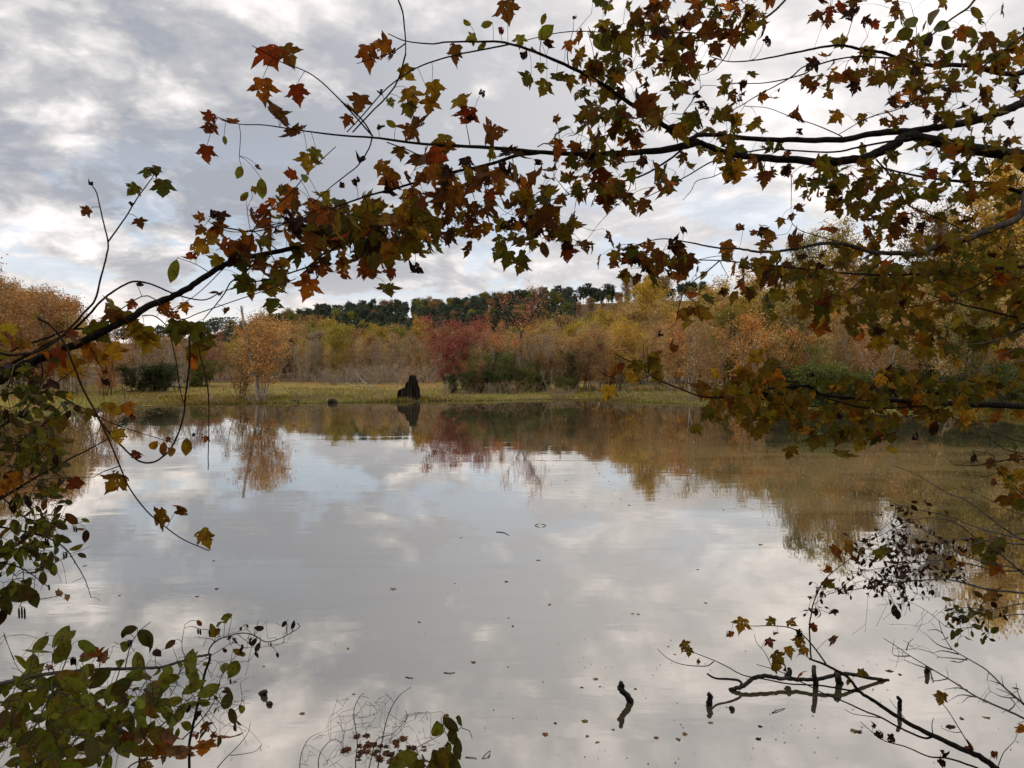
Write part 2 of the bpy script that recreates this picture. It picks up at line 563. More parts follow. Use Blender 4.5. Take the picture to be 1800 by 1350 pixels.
def make_tree(seed, H=10, stems=1, lean=.06, r0=.10, first=.25, R_=2.6, profile='round', nb=26, sub=4, nleaf=5000,
              lsize=.16, sigma=.30, up=.55, stem_spread=.2, bark='bark_pale', droop=0.0, leaf_from=.35):
    rng = np.random.default_rng(seed)
    tb = Tubes()
    tips, tips_t = [], []
    for s in range(stems):
        az = rng.uniform(0, 2 * math.pi)
        base = np.array([math.cos(az), math.sin(az), 0]) * stem_spread * (stems > 1) * rng.uniform(.2, 1)
        ln = lean * (1 + 1.5 * (stems > 1))
        top = base * (1 + 2.5 * (stems > 1)) + np.array([rng.normal(0, ln * H), rng.normal(0, ln * H), H * rng.uniform(.8, 1) * (.96)])
        k = 9
        tt = np.linspace(0, 1, k)[:, None]
        pts = base * (1 - tt) + top * tt + np.vstack([np.zeros((1, 3)), np.cumsum(rng.normal(0, .012 * H, (k - 1, 3)) * [1, 1, 0], 0)])
        pts[0, 2] = -.3
        rs = r0 / math.sqrt(stems) * (1 - tt[:, 0] * .9) ** .9 + .006
        tb.add(pts, rs, 5)
        n_b = max(3, nb // stems)
        for q in range(n_b):
            f = first + (1 - first) * (q + rng.uniform(0, 1)) / n_b * .98
            fi = f * (k - 1); i0 = min(int(fi), k - 2)
            p0 = pts[i0] + (pts[i0 + 1] - pts[i0]) * (fi - i0)
            fc = (f - first) / (1 - first)
            L = R_ * PROFILES[profile](fc) * rng.uniform(.65, 1.15)
            az = q * 2.4 + rng.uniform(-.5, .5) + s
            el = up * rng.uniform(.6, 1.3) + fc * .5
            dirv = np.array([math.cos(az) * math.cos(el), math.sin(az) * math.cos(el), math.sin(el)])
            m_ = 5
            u = np.linspace(0, 1, m_)[:, None]
            bp_ = p0 + dirv * L * u + np.array([0, 0, 1]) * (u ** 2) * L * (.15 - droop) + np.vstack([np.zeros((1, 3)), np.cumsum(rng.normal(0, .05 * L, (m_ - 1, 3)), 0)])
            br = rs[i0] * .45
            tb.add(bp_, br * (1 - u[:, 0] * .85) + .004, 3)
            cl = rng.uniform(0, 1)
            for w_ in range(sub):
                g_ = leaf_from + (1 - leaf_from) * rng.uniform(0, 1)
                gi = g_ * (m_ - 1); i1 = min(int(gi), m_ - 2)
                q0 = bp_[i1] + (bp_[i1 + 1] - bp_[i1]) * (gi - i1)
                d2 = dirv * .5 + rng.normal(0, .6, 3) + np.array([0, 0, .25 - droop * 1.5])
                d2 /= np.linalg.norm(d2)
                L2 = L * rng.uniform(.25, .5)
                u3 = np.linspace(0, 1, 4)[:, None]
                sp_ = q0 + d2 * L2 * u3 + np.vstack([np.zeros((1, 3)), np.cumsum(rng.normal(0, .06 * L2, (3, 3)), 0)])
                tb.add(sp_, np.linspace(br * .35, .003, 4) + .002, 3)
                for uu in np.linspace(.15, 1, 6):
                    tips.append(q0 + d2 * L2 * uu); tips_t.append(.35 * cl + .65 * rng.uniform(.2, .8))
            for uu in np.linspace(leaf_from, 1, 4):
                tips.append(p0 + dirv * L * uu); tips_t.append(cl)
    tips = np.array(tips); tips_t = np.array(tips_t)
    crown = None
    if nleaf:
        keep = rng.uniform(0, 1, len(tips)) ** 1.5 + .05
        idx = rng.choice(len(tips), nleaf, p=keep / keep.sum())
        C = tips[idx] + rng.normal(0, sigma, (nleaf, 3)) * [1, 1, .8]
        C[:, 2] = np.maximum(C[:, 2], .1)
        crown = cloud_mesh('crown', C, lsize, rng, .25 + .5 * tips_t[idx])
    return tb.mesh('trunk', M[bark]), crown, H


PROTO = {}


def proto(key, n, **kw):
    PROTO[key] = [make_tree(hash_seed(key) + i, **kw) for i in range(n)]


def hash_seed(s):
    return sum((i + 7) * ord(c) for i, c in enumerate(s)) % 9973


proto('sapling', 4, H=10, stems=2, lean=.05, r0=.09, first=.25, R_=1.7, profile='column', nb=30, sub=4, nleaf=2600, lsize=.13, sigma=.32, up=.9, stem_spread=.4)
proto('tan', 3, H=11, stems=1, lean=.04, r0=.12, first=.22, R_=2.6, profile='round', nb=34, sub=5, nleaf=4800, lsize=.15, sigma=.30, up=.7)
proto('broad', 4, H=12, stems=1, lean=.04, r0=.16, first=.16, R_=4.0, profile='round', nb=34, sub=6, nleaf=9800, lsize=.19, sigma=.34, up=.55)
proto('tall', 3, H=18, stems=1, lean=.03, r0=.22, first=.22, R_=4.2, profile='column', nb=44, sub=6, nleaf=10500, lsize=.19, sigma=.38, up=.5, bark='bark_dark')
proto('bush', 3, H=7, stems=6, lean=.10, r0=.12, first=.15, R_=1.9, profile='vase', nb=60, sub=4, nleaf=5600, lsize=.12, sigma=.30, up=.85, stem_spread=.6, bark='bark_dark')
proto('multistem', 3, H=7.5, stems=5, lean=.05, r0=.15, first=.26, R_=2.1, profile='round', nb=60, sub=5, nleaf=8000, lsize=.125, sigma=.26, up=.5, stem_spread=.5, bark='bark_pale')
proto('evergreen', 3, H=3, stems=7, lean=.10, r0=.06, first=.05, R_=1.15, profile='round', nb=70, sub=4, nleaf=7000, lsize=.11, sigma=.16, up=.6, stem_spread=.7, bark='bark_dark')
proto('bare', 3, H=8, stems=4, lean=.06, r0=.10, first=.15, R_=1.8, profile='vase', nb=44, sub=7, nleaf=700, lsize=.11, sigma=.25, up=.95, stem_spread=.4)
proto('brush', 3, H=2.4, stems=9, lean=.16, r0=.05, first=.1, R_=.8, profile='vase', nb=40, sub=4, nleaf=500, lsize=.08, sigma=.15, up=.7, stem_spread=.9)
proto('pine', 4, H=16, stems=1, lean=.015, r0=.19, first=.45, R_=3.1, profile='round', nb=30, sub=5, nleaf=3600, lsize=.42, sigma=.36, up=.25, bark='bark_dark', leaf_from=.45)
proto('slope_pine', 3, H=15, stems=1, lean=.015, r0=.19, first=.28, R_=3.6, profile='round', nb=36, sub=5, nleaf=4200, lsize=.42, sigma=.38, up=.25, bark='bark_dark', leaf_from=.35)
proto('hill', 3, H=12, stems=1, lean=.03, r0=.18, first=.18, R_=4.2, profile='round', nb=30, sub=4, nleaf=3600, lsize=.34, sigma=.55, up=.5, bark='bark_dark')
proto('skyline', 3, H=15, stems=1, lean=.02, r0=.20, first=.35, R_=3.6, profile='round', nb=32, sub=6, nleaf=2000, lsize=.32, sigma=.40, up=.6, bark='bark_dark')

COLS = {
    'tan': (.34, .200, .070), 'straw': (.44, .29, .095), 'yellow': (.40, .26, .030), 'gold': (.52, .29, .030),
    'olive': (.205, .170, .030), 'brown': (.25, .135, .046), 'rust': (.36, .145, .036), 'orange': (.46, .21, .048), 'shore': (.44, .225, .055),
    'red': (.32, .075, .048), 'pink': (.39, .165, .090), 'green': (.110, .125, .028), 'dark': (.045, .058, .022),
    'pine': (.066, .080, .050), 'grey': (.28, .205, .125), 'mauve': (.26, .130, .080),
}
TREE_N = 0


def plant_tree(key, px, D, H, colour, name, label, cat='tree', group=None, rng=None, var=None, sxy=1.0, x=None):
    """one tree at depth D metres, in line with photo column px, H metres tall"""
    global TREE_N
    TREE_N += 1
    rng = rng or np.random.default_rng(TREE_N * 13 + 5)
    vs = PROTO[key]
    tr, cr_, h0 = vs[(var if var is not None else int(rng.integers(len(vs)))) % len(vs)]
    x = (px - 900) / FPX * D if x is None else x
    s = H / h0
    root = empty(name, (x, D, gz(x, D) - .02), label, cat, group)
    root.rotation_euler = (0, 0, float(rng.uniform(0, 6.28)))
    root.scale = (s * sxy, s * sxy, s)
    t_ = add_obj('trunk', tr, root)
    if cr_:
        c_ = add_obj('crown', cr_, root)
        c = np.array(COLS[colour]) * rng.uniform(.85, 1.15) * (1 + rng.normal(0, .05, 3))
        c_.color = (*[float(v) for v in c], 1)
        c_['tree_colour'] = colour
    return root


def zone(seed, n, p0, p1, D0, D1, kinds, Hf, name, label, group, cat='tree', sxy=(.9, 1.25), mind=.0):
    """n trees spread over columns p0..p1 and depths D0..D1; kinds = [(key, colour, weight)]"""
    rng = np.random.default_rng(seed)
    wts = np.array([k[2] for k in kinds], float); wts /= wts.sum()
    for i_ in range(n):
        px = p0 + (p1 - p0) * ((i_ + rng.uniform(0, 1)) * .61803 % 1.0)
        D = rng.uniform(D0, D1)
        x = (px - 900) / FPX * D
        if lake_dist(np.array([x]), np.array([D]))[0] < 2.0:
            D += 6
            x = (px - 900) / FPX * D
            if lake_dist(np.array([x]), np.array([D]))[0] < 2.0:
                continue
        key, colour, _ = kinds[rng.choice(len(kinds), p=wts)]
        H = Hf(px, D, rng) if callable(Hf) else rng.uniform(*Hf)
        adj = {'tan': 'tan leaved', 'shore': 'orange', 'straw': 'straw coloured', 'yellow': 'yellow leaved', 'gold': 'golden', 'olive': 'olive leaved',
               'brown': 'brown leaved', 'rust': 'rust leaved', 'orange': 'orange leaved', 'red': 'red leaved', 'pink': 'pinkish', 'green': 'green leaved',
               'dark': 'dark green', 'pine': 'dark green', 'grey': 'nearly bare grey', 'mauve': 'dull mauve'}[colour]
        plant_tree(key, px, D, H, colour, name, label.replace('*', adj) + where(px), cat, group.replace('*', adj), rng, sxy=rng.uniform(*sxy))


def where(px):
    for lim, words in ((0, 'at the far left edge'), (60, 'behind the yellow grape leaf'), (150, 'past the left grape vine'), (230, 'left of the evergreen bushes'), (300, 'above the evergreen bushes'), (395, 'past the hanging vines'), (440, 'beside the broken snag'),
                       (510, 'behind the orange shore tree'), (580, 'right of the shore tree'), (650, 'between shore tree and stump'), (700, 'just left of the stump'), (760, 'in line with the stump'),
                       (830, 'over the crimson maple'), (880, 'right of the crimson maple'), (940, 'in line with the leaning tree'), (1010, 'right of the leaning tree'), (1060, 'left of the golden orange tree'),
                       (1120, 'over the golden orange tree'), (1190, 'above the lone yellow leaf'), (1260, 'behind the hanging rusty leaves'), (1340, 'behind the golden branch tip'), (1430, 'left of the hanging rust leaf'),
                       (1520, 'right of the hanging rust leaf'), (1600, 'behind the golden leaves'), (1700, 'behind the lower limbs'), (9999, 'at the far right edge')):
        if px < lim:
            return ', ' + words


def top(py_pts, jitter=6):
    """tree height so that its top reaches the photo row given for its column"""
    xs = [a_ for a_, _ in py_pts]; ys = [b_ for _, b_ in py_pts]

    def f(px, D, rng):
        row = np.interp(px, xs, ys) + rng.uniform(-jitter * .3, jitter * 2.2)
        x = (px - 900) / FPX * D
        return max(1.2, EYE + (640 - row) * D / FPX - gz(x, D))
    return f


# --- hill and ridge
zone(11, 165, 385, 1240, 428, 462, [('pine', 'pine', 5), ('slope_pine', 'pine', 1), ('skyline', 'brown', .4)], (9.0, 12.0), 'pine_tree', '* pine in the row on the hill crest', '* pines along the hill crest', mind=5)
zone(12, 125, 385, 1000, 345, 428, [('slope_pine', 'pine', 4), ('hill', 'green', .5), ('hill', 'brown', .5), ('hill', 'olive', .5)], (7.5, 10.5), 'pine_tree', '* tree on the upper hill slope', '* pines on the upper hill slope')
zone(16, 60, 890, 1250, 352, 424, [('hill', 'brown', 2), ('hill', 'olive', 2), ('hill', 'tan', 1.5), ('hill', 'green', 1), ('slope_pine', 'pine', 1)], (4.5, 7.5), 'hillside_tree', '* small tree below the hilltop field', '* small trees below the hilltop field')
zone(13, 16, 1090, 1180, 440, 455, [('skyline', 'grey', 2), ('skyline', 'brown', 1)], (14, 17), 'skyline_tree', '* see-through tree on the hilltop', '* trees with see-through crowns on the hilltop')
zone(14, 190, 330, 1260, 225, 390, [('hill', 'olive', 3), ('hill', 'brown', 3), ('hill', 'tan', 2), ('hill', 'yellow', 1), ('hill', 'green', 1)],
     top([(330, 612), (450, 590), (520, 566), (600, 572), (700, 582), (800, 586), (900, 572), (1000, 560), (1100, 552), (1260, 540)], 8), 'hillside_tree', '* tree on the lower hillside', '* trees on the lower hillside')


def wood_mass(name, label, spots, H0, H1, colour, seed, n=420, size=.75):
    """a far wood that reads as one mass: every crown and trunk in one mesh"""
    rng = np.random.default_rng(seed)
    C, tb = [], Tubes()
    for px, D in spots:
        x = (px - 900) / FPX * D; z = gz(x, D); h = rng.uniform(H0, H1)
        f = rng.uniform(.2, 1, n)
        r = h * .30 * np.sqrt(np.maximum(.02, 1 - ((f - .62) / .42) ** 2)) * np.sqrt(rng.uniform(.1, 1, n))
        a = rng.uniform(0, 6.28, n)
        q = np.stack([x + np.cos(a) * r, D + np.sin(a) * r, z + h * f], -1)
        C.append(q + .35 * np.sin(q * 1.7 + px))
        tb.add(np.array([[x, D, z - .5], [x, D, z + h * .5], [x, D, z + h * .9]]), [.2, .14, .04], 3)
    C = np.vstack(C)
    o = add_obj(name, cloud_mesh(name, C, size, rng))
    o.color = (*[float(v) for v in COLS[colour]], 1)
    tag(o, label, 'wood', None, 'stuff')
    o2 = add_obj(name + '_trunks', tb.mesh(name + '_trunks', M['bark_dark']))
    tag(o2, 'trunks of the ' + label, 'trunks', None, 'stuff')


_r = np.random.default_rng(15)
wood_mass('far_pine_wood', 'dark wood on the low far ridge at the left', [(_r.uniform(40, 430), _r.uniform(640, 690)) for _ in range(90)], 11, 15, 'pine', 15, 260, 1.0)
wood_mass('hill_pine_wood', 'dense dark pine wood filling the hill slope', [(_r.uniform(372, 1010), _r.uniform(340, 425)) for _ in range(300)], 6.0, 9.0, 'pine', 16, 420, .75)
# --- woods behind the meadow
zone(21, 105, 400, 1030, 138, 205, [('broad', 'tan', 2), ('broad', 'yellow', 2), ('broad', 'olive', 2), ('tan', 'brown', 2), ('tan', 'grey', 1.5), ('broad', 'straw', .6)],
     top([(380, 608), (450, 592), (520, 572), (600, 578), (700, 590), (800, 588), (900, 590), (1000, 572), (1040, 560)], 10), 'woodland_tree',
     '* tree in the woods behind the meadow', '* trees in the woods behind the meadow')
plant_tree('broad', 585, 136, 10.8, 'yellow', 'golden_tree', 'rounded bright golden tree standing out in the woods behind the meadow', var=1, sxy=1.0)
plant_tree('broad', 665, 150, 10.5, 'yellow', 'yellow_tree', 'olive yellow tree rising above the woods behind the dead brush', var=2)
plant_tree('broad', 745, 140, 10.2, 'yellow', 'yellow_tree', 'broad olive yellow tree behind and left of the red maple', var=0)
zone(25, 26, 480, 1000, 126, 138, [('bare', 'tan', 2), ('sapling', 'grey', 1.5), ('sapling', 'straw', 1)], (6, 9.5), 'twiggy_tree', '* twiggy tree behind the meadow', '* twiggy trees at the front of the flat woods')
zone(22, 34, 500, 800, 128, 142, [('bare', 'mauve', 2), ('bush', 'brown', 1), ('bare', 'grey', 2)], (3.5, 6.5), 'thicket_shrub', '* shrub at the back meadow edge', '* thicket shrubs at the back of the meadow', 'shrub')
zone(23, 30, 555, 765, 112, 126, [('brush', 'grey', 3), ('brush', 'tan', 1)], (1.6, 3.0), 'brush', '* dead brush on the meadow', '* dead brush on the meadow', 'brush')
zone(24, 30, 225, 420, 120, 165, [('tan', 'brown', 2), ('broad', 'tan', 2), ('bare', 'mauve', 1), ('broad', 'rust', .7)], top([(200, 585), (300, 598), (380, 600), (430, 600)], 10), 'woodland_tree',
     '* tree behind the left meadow', '* trees behind the left end of the meadow')
# --- left woods
zone(31, 40, -110, 215, 72, 118, [('broad', 'rust', 2), ('tan', 'orange', 1.6), ('broad', 'yellow', 1.2), ('tan', 'tan', 2), ('sapling', 'straw', 1)],
     top([(-190, 470), (0, 486), (60, 492), (120, 540), (170, 560), (215, 588)], 12), 'woodland_tree', '* tree in the left shore woods', '* trees in the left shore woods')
plant_tree('sapling', 130, 84, 9.4, 'tan', 'bare_tree', 'thin almost leafless tree standing against the sky over the left woods', var=1)
plant_tree('sapling', 96, 88, 10.8, 'tan', 'bare_tree', 'tall twiggy tree against the sky, beside the orange left woods', var=2)
zone(32, 12, 215, 335, 90, 108, [('bare', 'grey', 2), ('bare', 'tan', 1)], (4.5, 7), 'grey_shrub', '* many stemmed shrub by the left meadow', '* many stemmed shrubs by the left meadow', 'shrub')
plant_tree('bush', 190, 74, 6.0, 'rust', 'rust_tree', 'rust orange small tree at the left end of the meadow', var=0)
for px, D, H, w_, wh in ((244, 86, 2.8, 1.2, 'left'), (268, 87, 3.0, 1.3, 'middle and tallest'), (286, 86, 2.4, 1.0, 'right')):
    plant_tree('evergreen', px, D, H, 'dark', 'evergreen_bush', wh + ' one of three dark evergreen bushes at the left meadow edge', 'bush', 'dark evergreen bushes at the left meadow edge', sxy=w_)
plant_tree('bush', 360, 112, 8.0, 'mauve', 'mauve_tree', 'dull red purple tree seen past the hanging vines', var=2)
plant_tree('evergreen', 345, 108, 3.4, 'green', 'evergreen_bush', 'low green bush under the dull purple tree', 'bush', sxy=1.5)
# --- lone shore tree and its neighbours
plant_tree('multistem', 462, 70.5, 7.6, 'shore', 'shore_tree', 'round orange tree with several grey trunks at the water edge', var=1, sxy=1.15)
plant_tree('bush', 425, 71.5, 5.2, 'tan', 'shore_tree', 'lower brownish tree leaning against the orange shore tree', var=2, sxy=1.0)
plant_tree('brush', 452, 69.6, 1.4, 'brown', 'brush', 'brown brush round the foot of the orange shore tree', 'brush', sxy=1.6)
# --- clump right of the stump
plant_tree('multistem', 812, 90, 8.2, 'red', 'red_maple', 'crimson red maple right of the black stump', var=0, sxy=1.15)
plant_tree('multistem', 790, 88, 6.4, 'red', 'red_maple', 'lower crimson maple at the left side of the taller red one', var=2, sxy=.95)
plant_tree('bush', 852, 92, 7.2, 'pink', 'pink_maple', 'pinkish maple between the crimson maple and the bare leaning tree', var=1, sxy=1.1)
plant_tree('bush', 880, 90, 6.2, 'orange', 'orange_shrub', 'orange shrub under the bare leaning tree', var=2, sxy=.85)
plant_tree('sapling', 876, 94, 9.5, 'rust', 'rust_sapling', 'narrow rust red sapling rising above the central clump', var=1, sxy=.55)
zone(41, 16, 820, 1010, 86, 96, [('bare', 'grey', 3), ('bare', 'tan', 2), ('bush', 'tan', 1)], (4.5, 7.0), 'grey_shrub', '* many stemmed shrub in the central clump', '* many stemmed shrubs right of the stump', 'shrub')
for k_, (px, D, H, w_) in enumerate(((800, 84, 1.9, 1.1), (828, 83, 2.3, 1.2), (850, 84.5, 2.5, .9), (884, 83, 2.0, .8), (925, 84, 2.5, .9), (960, 85, 2.1, .9), (990, 83.5, 1.7, 1.1))):
    plant_tree('evergreen', px, D, H, 'green' if px > 900 else 'dark', 'evergreen_bush', 'low dark green bush under the central clump, ' + ['leftmost of its row', 'below the crimson maple', 'below the pinkish maple', 'below the orange shrub', 'below the leaning tree', 'right of the leaning tree', 'rightmost of its row'][k_], 'bush', 'low dark bushes under the red and orange clump', sxy=w_)
zone(43, 14, 800, 1000, 83, 88, [('bush', 'green', 2), ('bush', 'dark', 1), ('bare', 'brown', 1.5), ('bush', 'brown', 1)], (2.6, 4.6), 'dark_shrub', '* straggling shrub low in the central clump', '* straggling shrubs at the foot of the central clump', 'shrub', sxy=(.9, 1.4))
zone(42, 12, 770, 1000, 80.5, 82.5, [('brush', 'tan', 1), ('brush', 'brown', 1)], (.8, 1.6), 'brush', '* low brush before the central clump', '* brush before the dark bushes', 'brush')
plant_tree('multistem', 1093, 88, 7.8, 'gold', 'golden_tree', 'small golden orange tree at the right end of the central clump', var=0, sxy=1.0)
plant_tree('bush', 1070, 90, 7.0, 'orange', 'orange_tree', 'orange tree touching the golden one at its left', var=1, sxy=.8)
# --- right of centre: pale saplings with tall yellow trees behind
zone(51, 60, 1000, 1290, 84, 108, [('sapling', 'tan', 3), ('sapling', 'straw', 1.6), ('bare', 'tan', 1.0), ('tan', 'tan', 1.6), ('tan', 'orange', 1)],
     top([(1000, 590), (1060, 575), (1120, 560), (1200, 560), (1290, 550)], 14), 'pale_sapling', '* thin sapling in the pale stand', '* saplings in the pale stand')
zone(52, 26, 1040, 1330, 112, 140, [('broad', 'yellow', 3), ('broad', 'tan', 1.5), ('broad', 'straw', 1), ('tall', 'olive', .8)],
     top([(1040, 578), (1080, 552), (1120, 535), (1160, 540), (1200, 545), (1240, 520), (1330, 500)], 10), 'yellow_tree', '* tall tree behind the pale sapling stand', '* tall trees behind the pale saplings')
plant_tree('broad', 1138, 118, 15.2, 'yellow', 'yellow_tree', 'tallest yellow tree at the right end of the hill skyline', var=3, sxy=.85)
# --- right shore woods
zone(61, 44, 1270, 1960, 72, 118, [('tall', 'olive', 4), ('broad', 'tan', 1.2), ('tall', 'brown', .8), ('broad', 'yellow', 1.6), ('tall', 'green', 2.2), ('tall', 'yellow', 1)],
     top([(1270, 508), (1330, 500), (1400, 492), (1450, 475), (1560, 472), (1620, 440), (1700, 405), (1800, 385), (1960, 370)], 20), 'woodland_tree', '* tall tree in the right shore woods', '* tall trees in the right shore woods')
plant_tree('tall', 1420, 84, 17.5, 'olive', 'olive_tree', 'airy olive tree left of the tall yellow one in the right woods', var=0, sxy=.8)
plant_tree('tall', 1480, 82, 19.4, 'yellow', 'yellow_tree', 'tall airy yellow tree in the right woods with sky on both sides', var=1, sxy=.9)
plant_tree('tall', 1655, 84, 23.2, 'grey', 'grey_tree', 'tall grey green tree with fine crown behind the lower right limbs', var=2, sxy=.9)
plant_tree('tall', 1775, 80, 24.2, 'gold', 'golden_tree', 'tall golden tree at the right edge behind the branches', var=0, sxy=.9)
zone(62, 60, 1200, 1960, 58, 78, [('sapling', 'tan', 2), ('sapling', 'straw', 1.6), ('bush', 'orange', .35), ('sapling', 'orange', .5), ('bare', 'tan', 1.6), ('tan', 'olive', 1), ('tan', 'straw', 1), ('bush', 'tan', 1), ('tan', 'gold', .5)],
     (5, 10), 'understorey_tree', '* small tree on the right shore', '* small trees along the right shore')
zone(63, 26, 1330, 1960, 52, 66, [('evergreen', 'dark', 2), ('evergreen', 'green', 1), ('bush', 'dark', 1)], (1.8, 3.4), 'shore_bush', '* bush on the right shore', '* bushes on the right shore', 'bush', sxy=(1.1, 1.6))
zone(64, 24, 1180, 1900, 56, 70, [('brush', 'tan', 1), ('brush', 'brown', 1)], (.8, 1.8), 'brush', '* brush along the right shore', '* brush along the right shore', 'brush', sxy=(1.1, 1.6))
zone(65, 30, 80, 1000, 74, 84, [('brush', 'tan', 1), ('brush', 'brown', 1), ('brush', 'straw', 1)], (.5, 1.1), 'weed_tuft', '* weeds in the shore meadow', '* weeds standing in the shore meadow', 'weeds', sxy=(.9, 1.3))

# --- unseen bank woods behind the viewer, trees added to shade the foreground
rng = np.random.default_rng(91)
for i_, (x_, y_, H_, k_) in enumerate(((-3.2, -1.6, 9.5, 'broad'), (1.2, -3.4, 11, 'broad'), (-1.6, -6.5, 13, 'tall'), (3.5, -7.5, 14, 'tall'), (-9.5, -4, 13, 'tall'),
                                      (8.5, -5, 13, 'tall'), (-5, -10, 14, 'tall'), (1.5, -12, 15, 'tall'))):
    plant_tree(k_, 0, y_, H_, ['olive', 'brown', 'yellow', 'olive', 'rust'][i_ % 5], 'woodland_tree', 'unseen tree of the bank woods, added behind the viewpoint to cast shade', 'tree', 'unseen shade trees of the near bank woods', rng, x=x_, sxy=1.15)

# weeds and dead stalks right at the waterline
rng = np.random.default_rng(67)
for i_ in range(46):
    px = rng.uniform(190, 1330)
    D = float(np.interp(px, [p for p, _ in SHORE], [y for _, y in SHORE])) + rng.uniform(.2, 2.6)
    plant_tree('brush', px, D, rng.uniform(.35, .95), ['straw', 'brown', 'olive', 'tan'][i_ % 4], 'weed_tuft',
               'tuft of ' + ['straw coloured', 'brown', 'olive', 'tan'][i_ % 4] + ' weeds at the waterline' + where(px), 'weeds', 'tufts of weeds along the far waterline', rng, sxy=rng.uniform(1.2, 2.4))

# the leaning, nearly bare tree
rng = np.random.default_rng(5)
D = 96.0
x0 = (918 - 900) / FPX * D; z0 = gz(x0, D)
sc_ = D / FPX


def at96(px, py, dd=0.0):
    return np.array([(px - 900) * sc_, dd, (640 - py) * sc_ + EYE - z0]) - np.array([x0, 0, 0])


root = empty('leaning_tree', (x0, D, z0), 'dark forked leaning tree with sparse pink orange leaves over the central clump', 'tree')
tb = Tubes()
stem = catmull([at96(916, 690), at96(917, 640), at96(916, 612), at96(914, 596), at96(922, 575), at96(935, 555), at96(947, 535), at96(953, 515)], 4)
tb.add(stem, np.linspace(.17, .03, len(stem)), 6, .1, rng)
sec = catmull([at96(915, 606), at96(918, 590), at96(908, 572), at96(899, 560), at96(894, 548)], 4)
tb.add(sec, np.linspace(.10, .02, len(sec)), 5)
tips = []
for q in range(60):
    src = stem[int(rng.uniform(.35, .98) * (len(stem) - 1))] if rng.uniform() < .7 else sec[int(rng.uniform(.3, .98) * (len(sec) - 1))]
    tgt = at96(rng.uniform(880, 965), rng.uniform(516, 575), rng.uniform(-2.2, 2.2))
    if rng.uniform() < .5:
        tgt = src + rng.normal(0, .8, 3) + [0, 0, .9]
    mid_ = (src + tgt) / 2 + rng.normal(0, .18, 3)
    c_ = catmull([src, mid_, tgt], 4)
    tb.add(c_, np.linspace(.03, .006, len(c_)), 3)
    tips += [c_[-1], c_[-2], c_[-4]]
tb_m = tb.mesh('trunk', M['bark_dark'])
add_obj('trunk', tb_m, root)
tips = np.array(tips)
tips = tips[(tips[:, 0] > -3) & (tips[:, 0] < 4.2)]
C = tips[rng.integers(len(tips), size=1500)] + rng.normal(0, .28, (1500, 3))
lv = add_obj('crown', cloud_mesh('crown', C, .15, rng), root)
lv.color = (.42, .16, .085, 1)

# snag beside the shore tree, with a wisp of foliage at its side
D = 70.0; sc_ = D / FPX
x0 = (452 - 900) / FPX * D; z0 = gz(x0, D)
root = empty('dead_snag', (x0, D, z0), 'broken pale dead trunk sticking up through the orange shore tree', 'dead tree')
q_ = lambda px, py, dd=0.0: np.array([(px - 452) * sc_, dd, (640 - py) * sc_ + EYE - z0])
tb = Tubes()
c_ = catmull([q_(453, 712), q_(449, 670), q_(441, 630), q_(434, 590), q_(428, 560), q_(425, 538)], 5)
tb.add(c_, np.linspace(.17, .09, len(c_)), 7, .16, rng)
for a_, b_ in (((427, 548), (416, 541)), ((426, 545), (431, 537)), ((430, 570), (445, 560)), ((438, 610), (425, 600))):
    c2_ = catmull([q_(*a_), q_((a_[0] + b_[0]) / 2, (a_[1] + b_[1]) / 2 + 1.5), q_(*b_)], 3)
    tb.add(c2_, np.linspace(.03, .01, len(c2_)), 4)
add_obj('trunk', tb.mesh('trunk', M['bark_pale']), root)
x0b = (462 - 900) / FPX * 74; z0b = gz(x0b, 74)
root = empty('wispy_tree', (x0b, 74, z0b), 'wispy pale yellow tree top showing just right of the broken snag', 'tree')
q2 = lambda px, py, dd=0.0: np.array([(px - 462) * 74 / FPX, dd, (640 - py) * 74 / FPX + EYE - z0b])
tb = Tubes(); tips = []
main = catmull([q2(462, 712), q2(458, 640), q2(462, 590), q2(456, 560)], 5)
tb.add(main, np.linspace(.09, .02, len(main)), 5)
for q in range(34):
    src = main[int(rng.uniform(.5, .98) * (len(main) - 1))]
    tgt = q2(rng.uniform(440, 478), rng.uniform(542, 580), rng.uniform(-.9, .9))
    c2_ = catmull([src, (src + tgt) / 2 + rng.normal(0, .12, 3), tgt], 3)
    tb.add(c2_, np.linspace(.02, .005, len(c2_)), 3); tips += [c2_[-1], c2_[-2]]
add_obj('trunk', tb.mesh('trunk', M['bark_pale']), root)
tips = np.array(tips)
lv = add_obj('crown', cloud_mesh('crown', tips[rng.integers(len(tips), size=900)] + rng.normal(0, .16, (900, 3)), .11, rng), root)
lv.color = (.32, .23, .075, 1)

# ------------------------------------------------------------------ stump, fallen wood on the shore
D = 73.4
x0 = (718 - 900) / FPX * D; z0 = gz(x0, D)
s_ = D / FPX * 1.14
rng = np.random.default_rng(3)
root = empty('burnt_stump', (x0, D, z0), 'tall black charred tree stump standing at the water edge', 'stump')
SX = [-17, -16, -12, -7, -4, -1, 2, 4, 6.5, 9, 11.5, 13.5, 15.5, 16.5]
SH = [10, 16, 18, 20, 27, 33, 38, 42, 38, 42, 38, 31, 20, 10]
tb = Tubes()
for q in range(230):
    u = rng.uniform(-16.5, 15.5)
    hh = np.interp(u, SX, SH) * rng.uniform(.72, 1.04)
    dy_ = rng.normal(0, 5) * (1 - .5 * hh / 42)
    r_ = rng.uniform(1.1, 2.4)
    lean_ = (6 - u) * .12
    zs = np.array([0, .3, .6, .85, 1.0]) * hh
    pts = np.stack([(u + lean_ * zs / 42 * 1.5 + rng.normal(0, .35, 5)) * s_, (dy_ + rng.normal(0, .35, 5)) * s_, zs * s_ - .06], -1)
    tb.add(pts, np.array([r_ * 1.25, r_, r_ * .85, r_ * .6, r_ * .15]) * s_, 6, .30, rng)
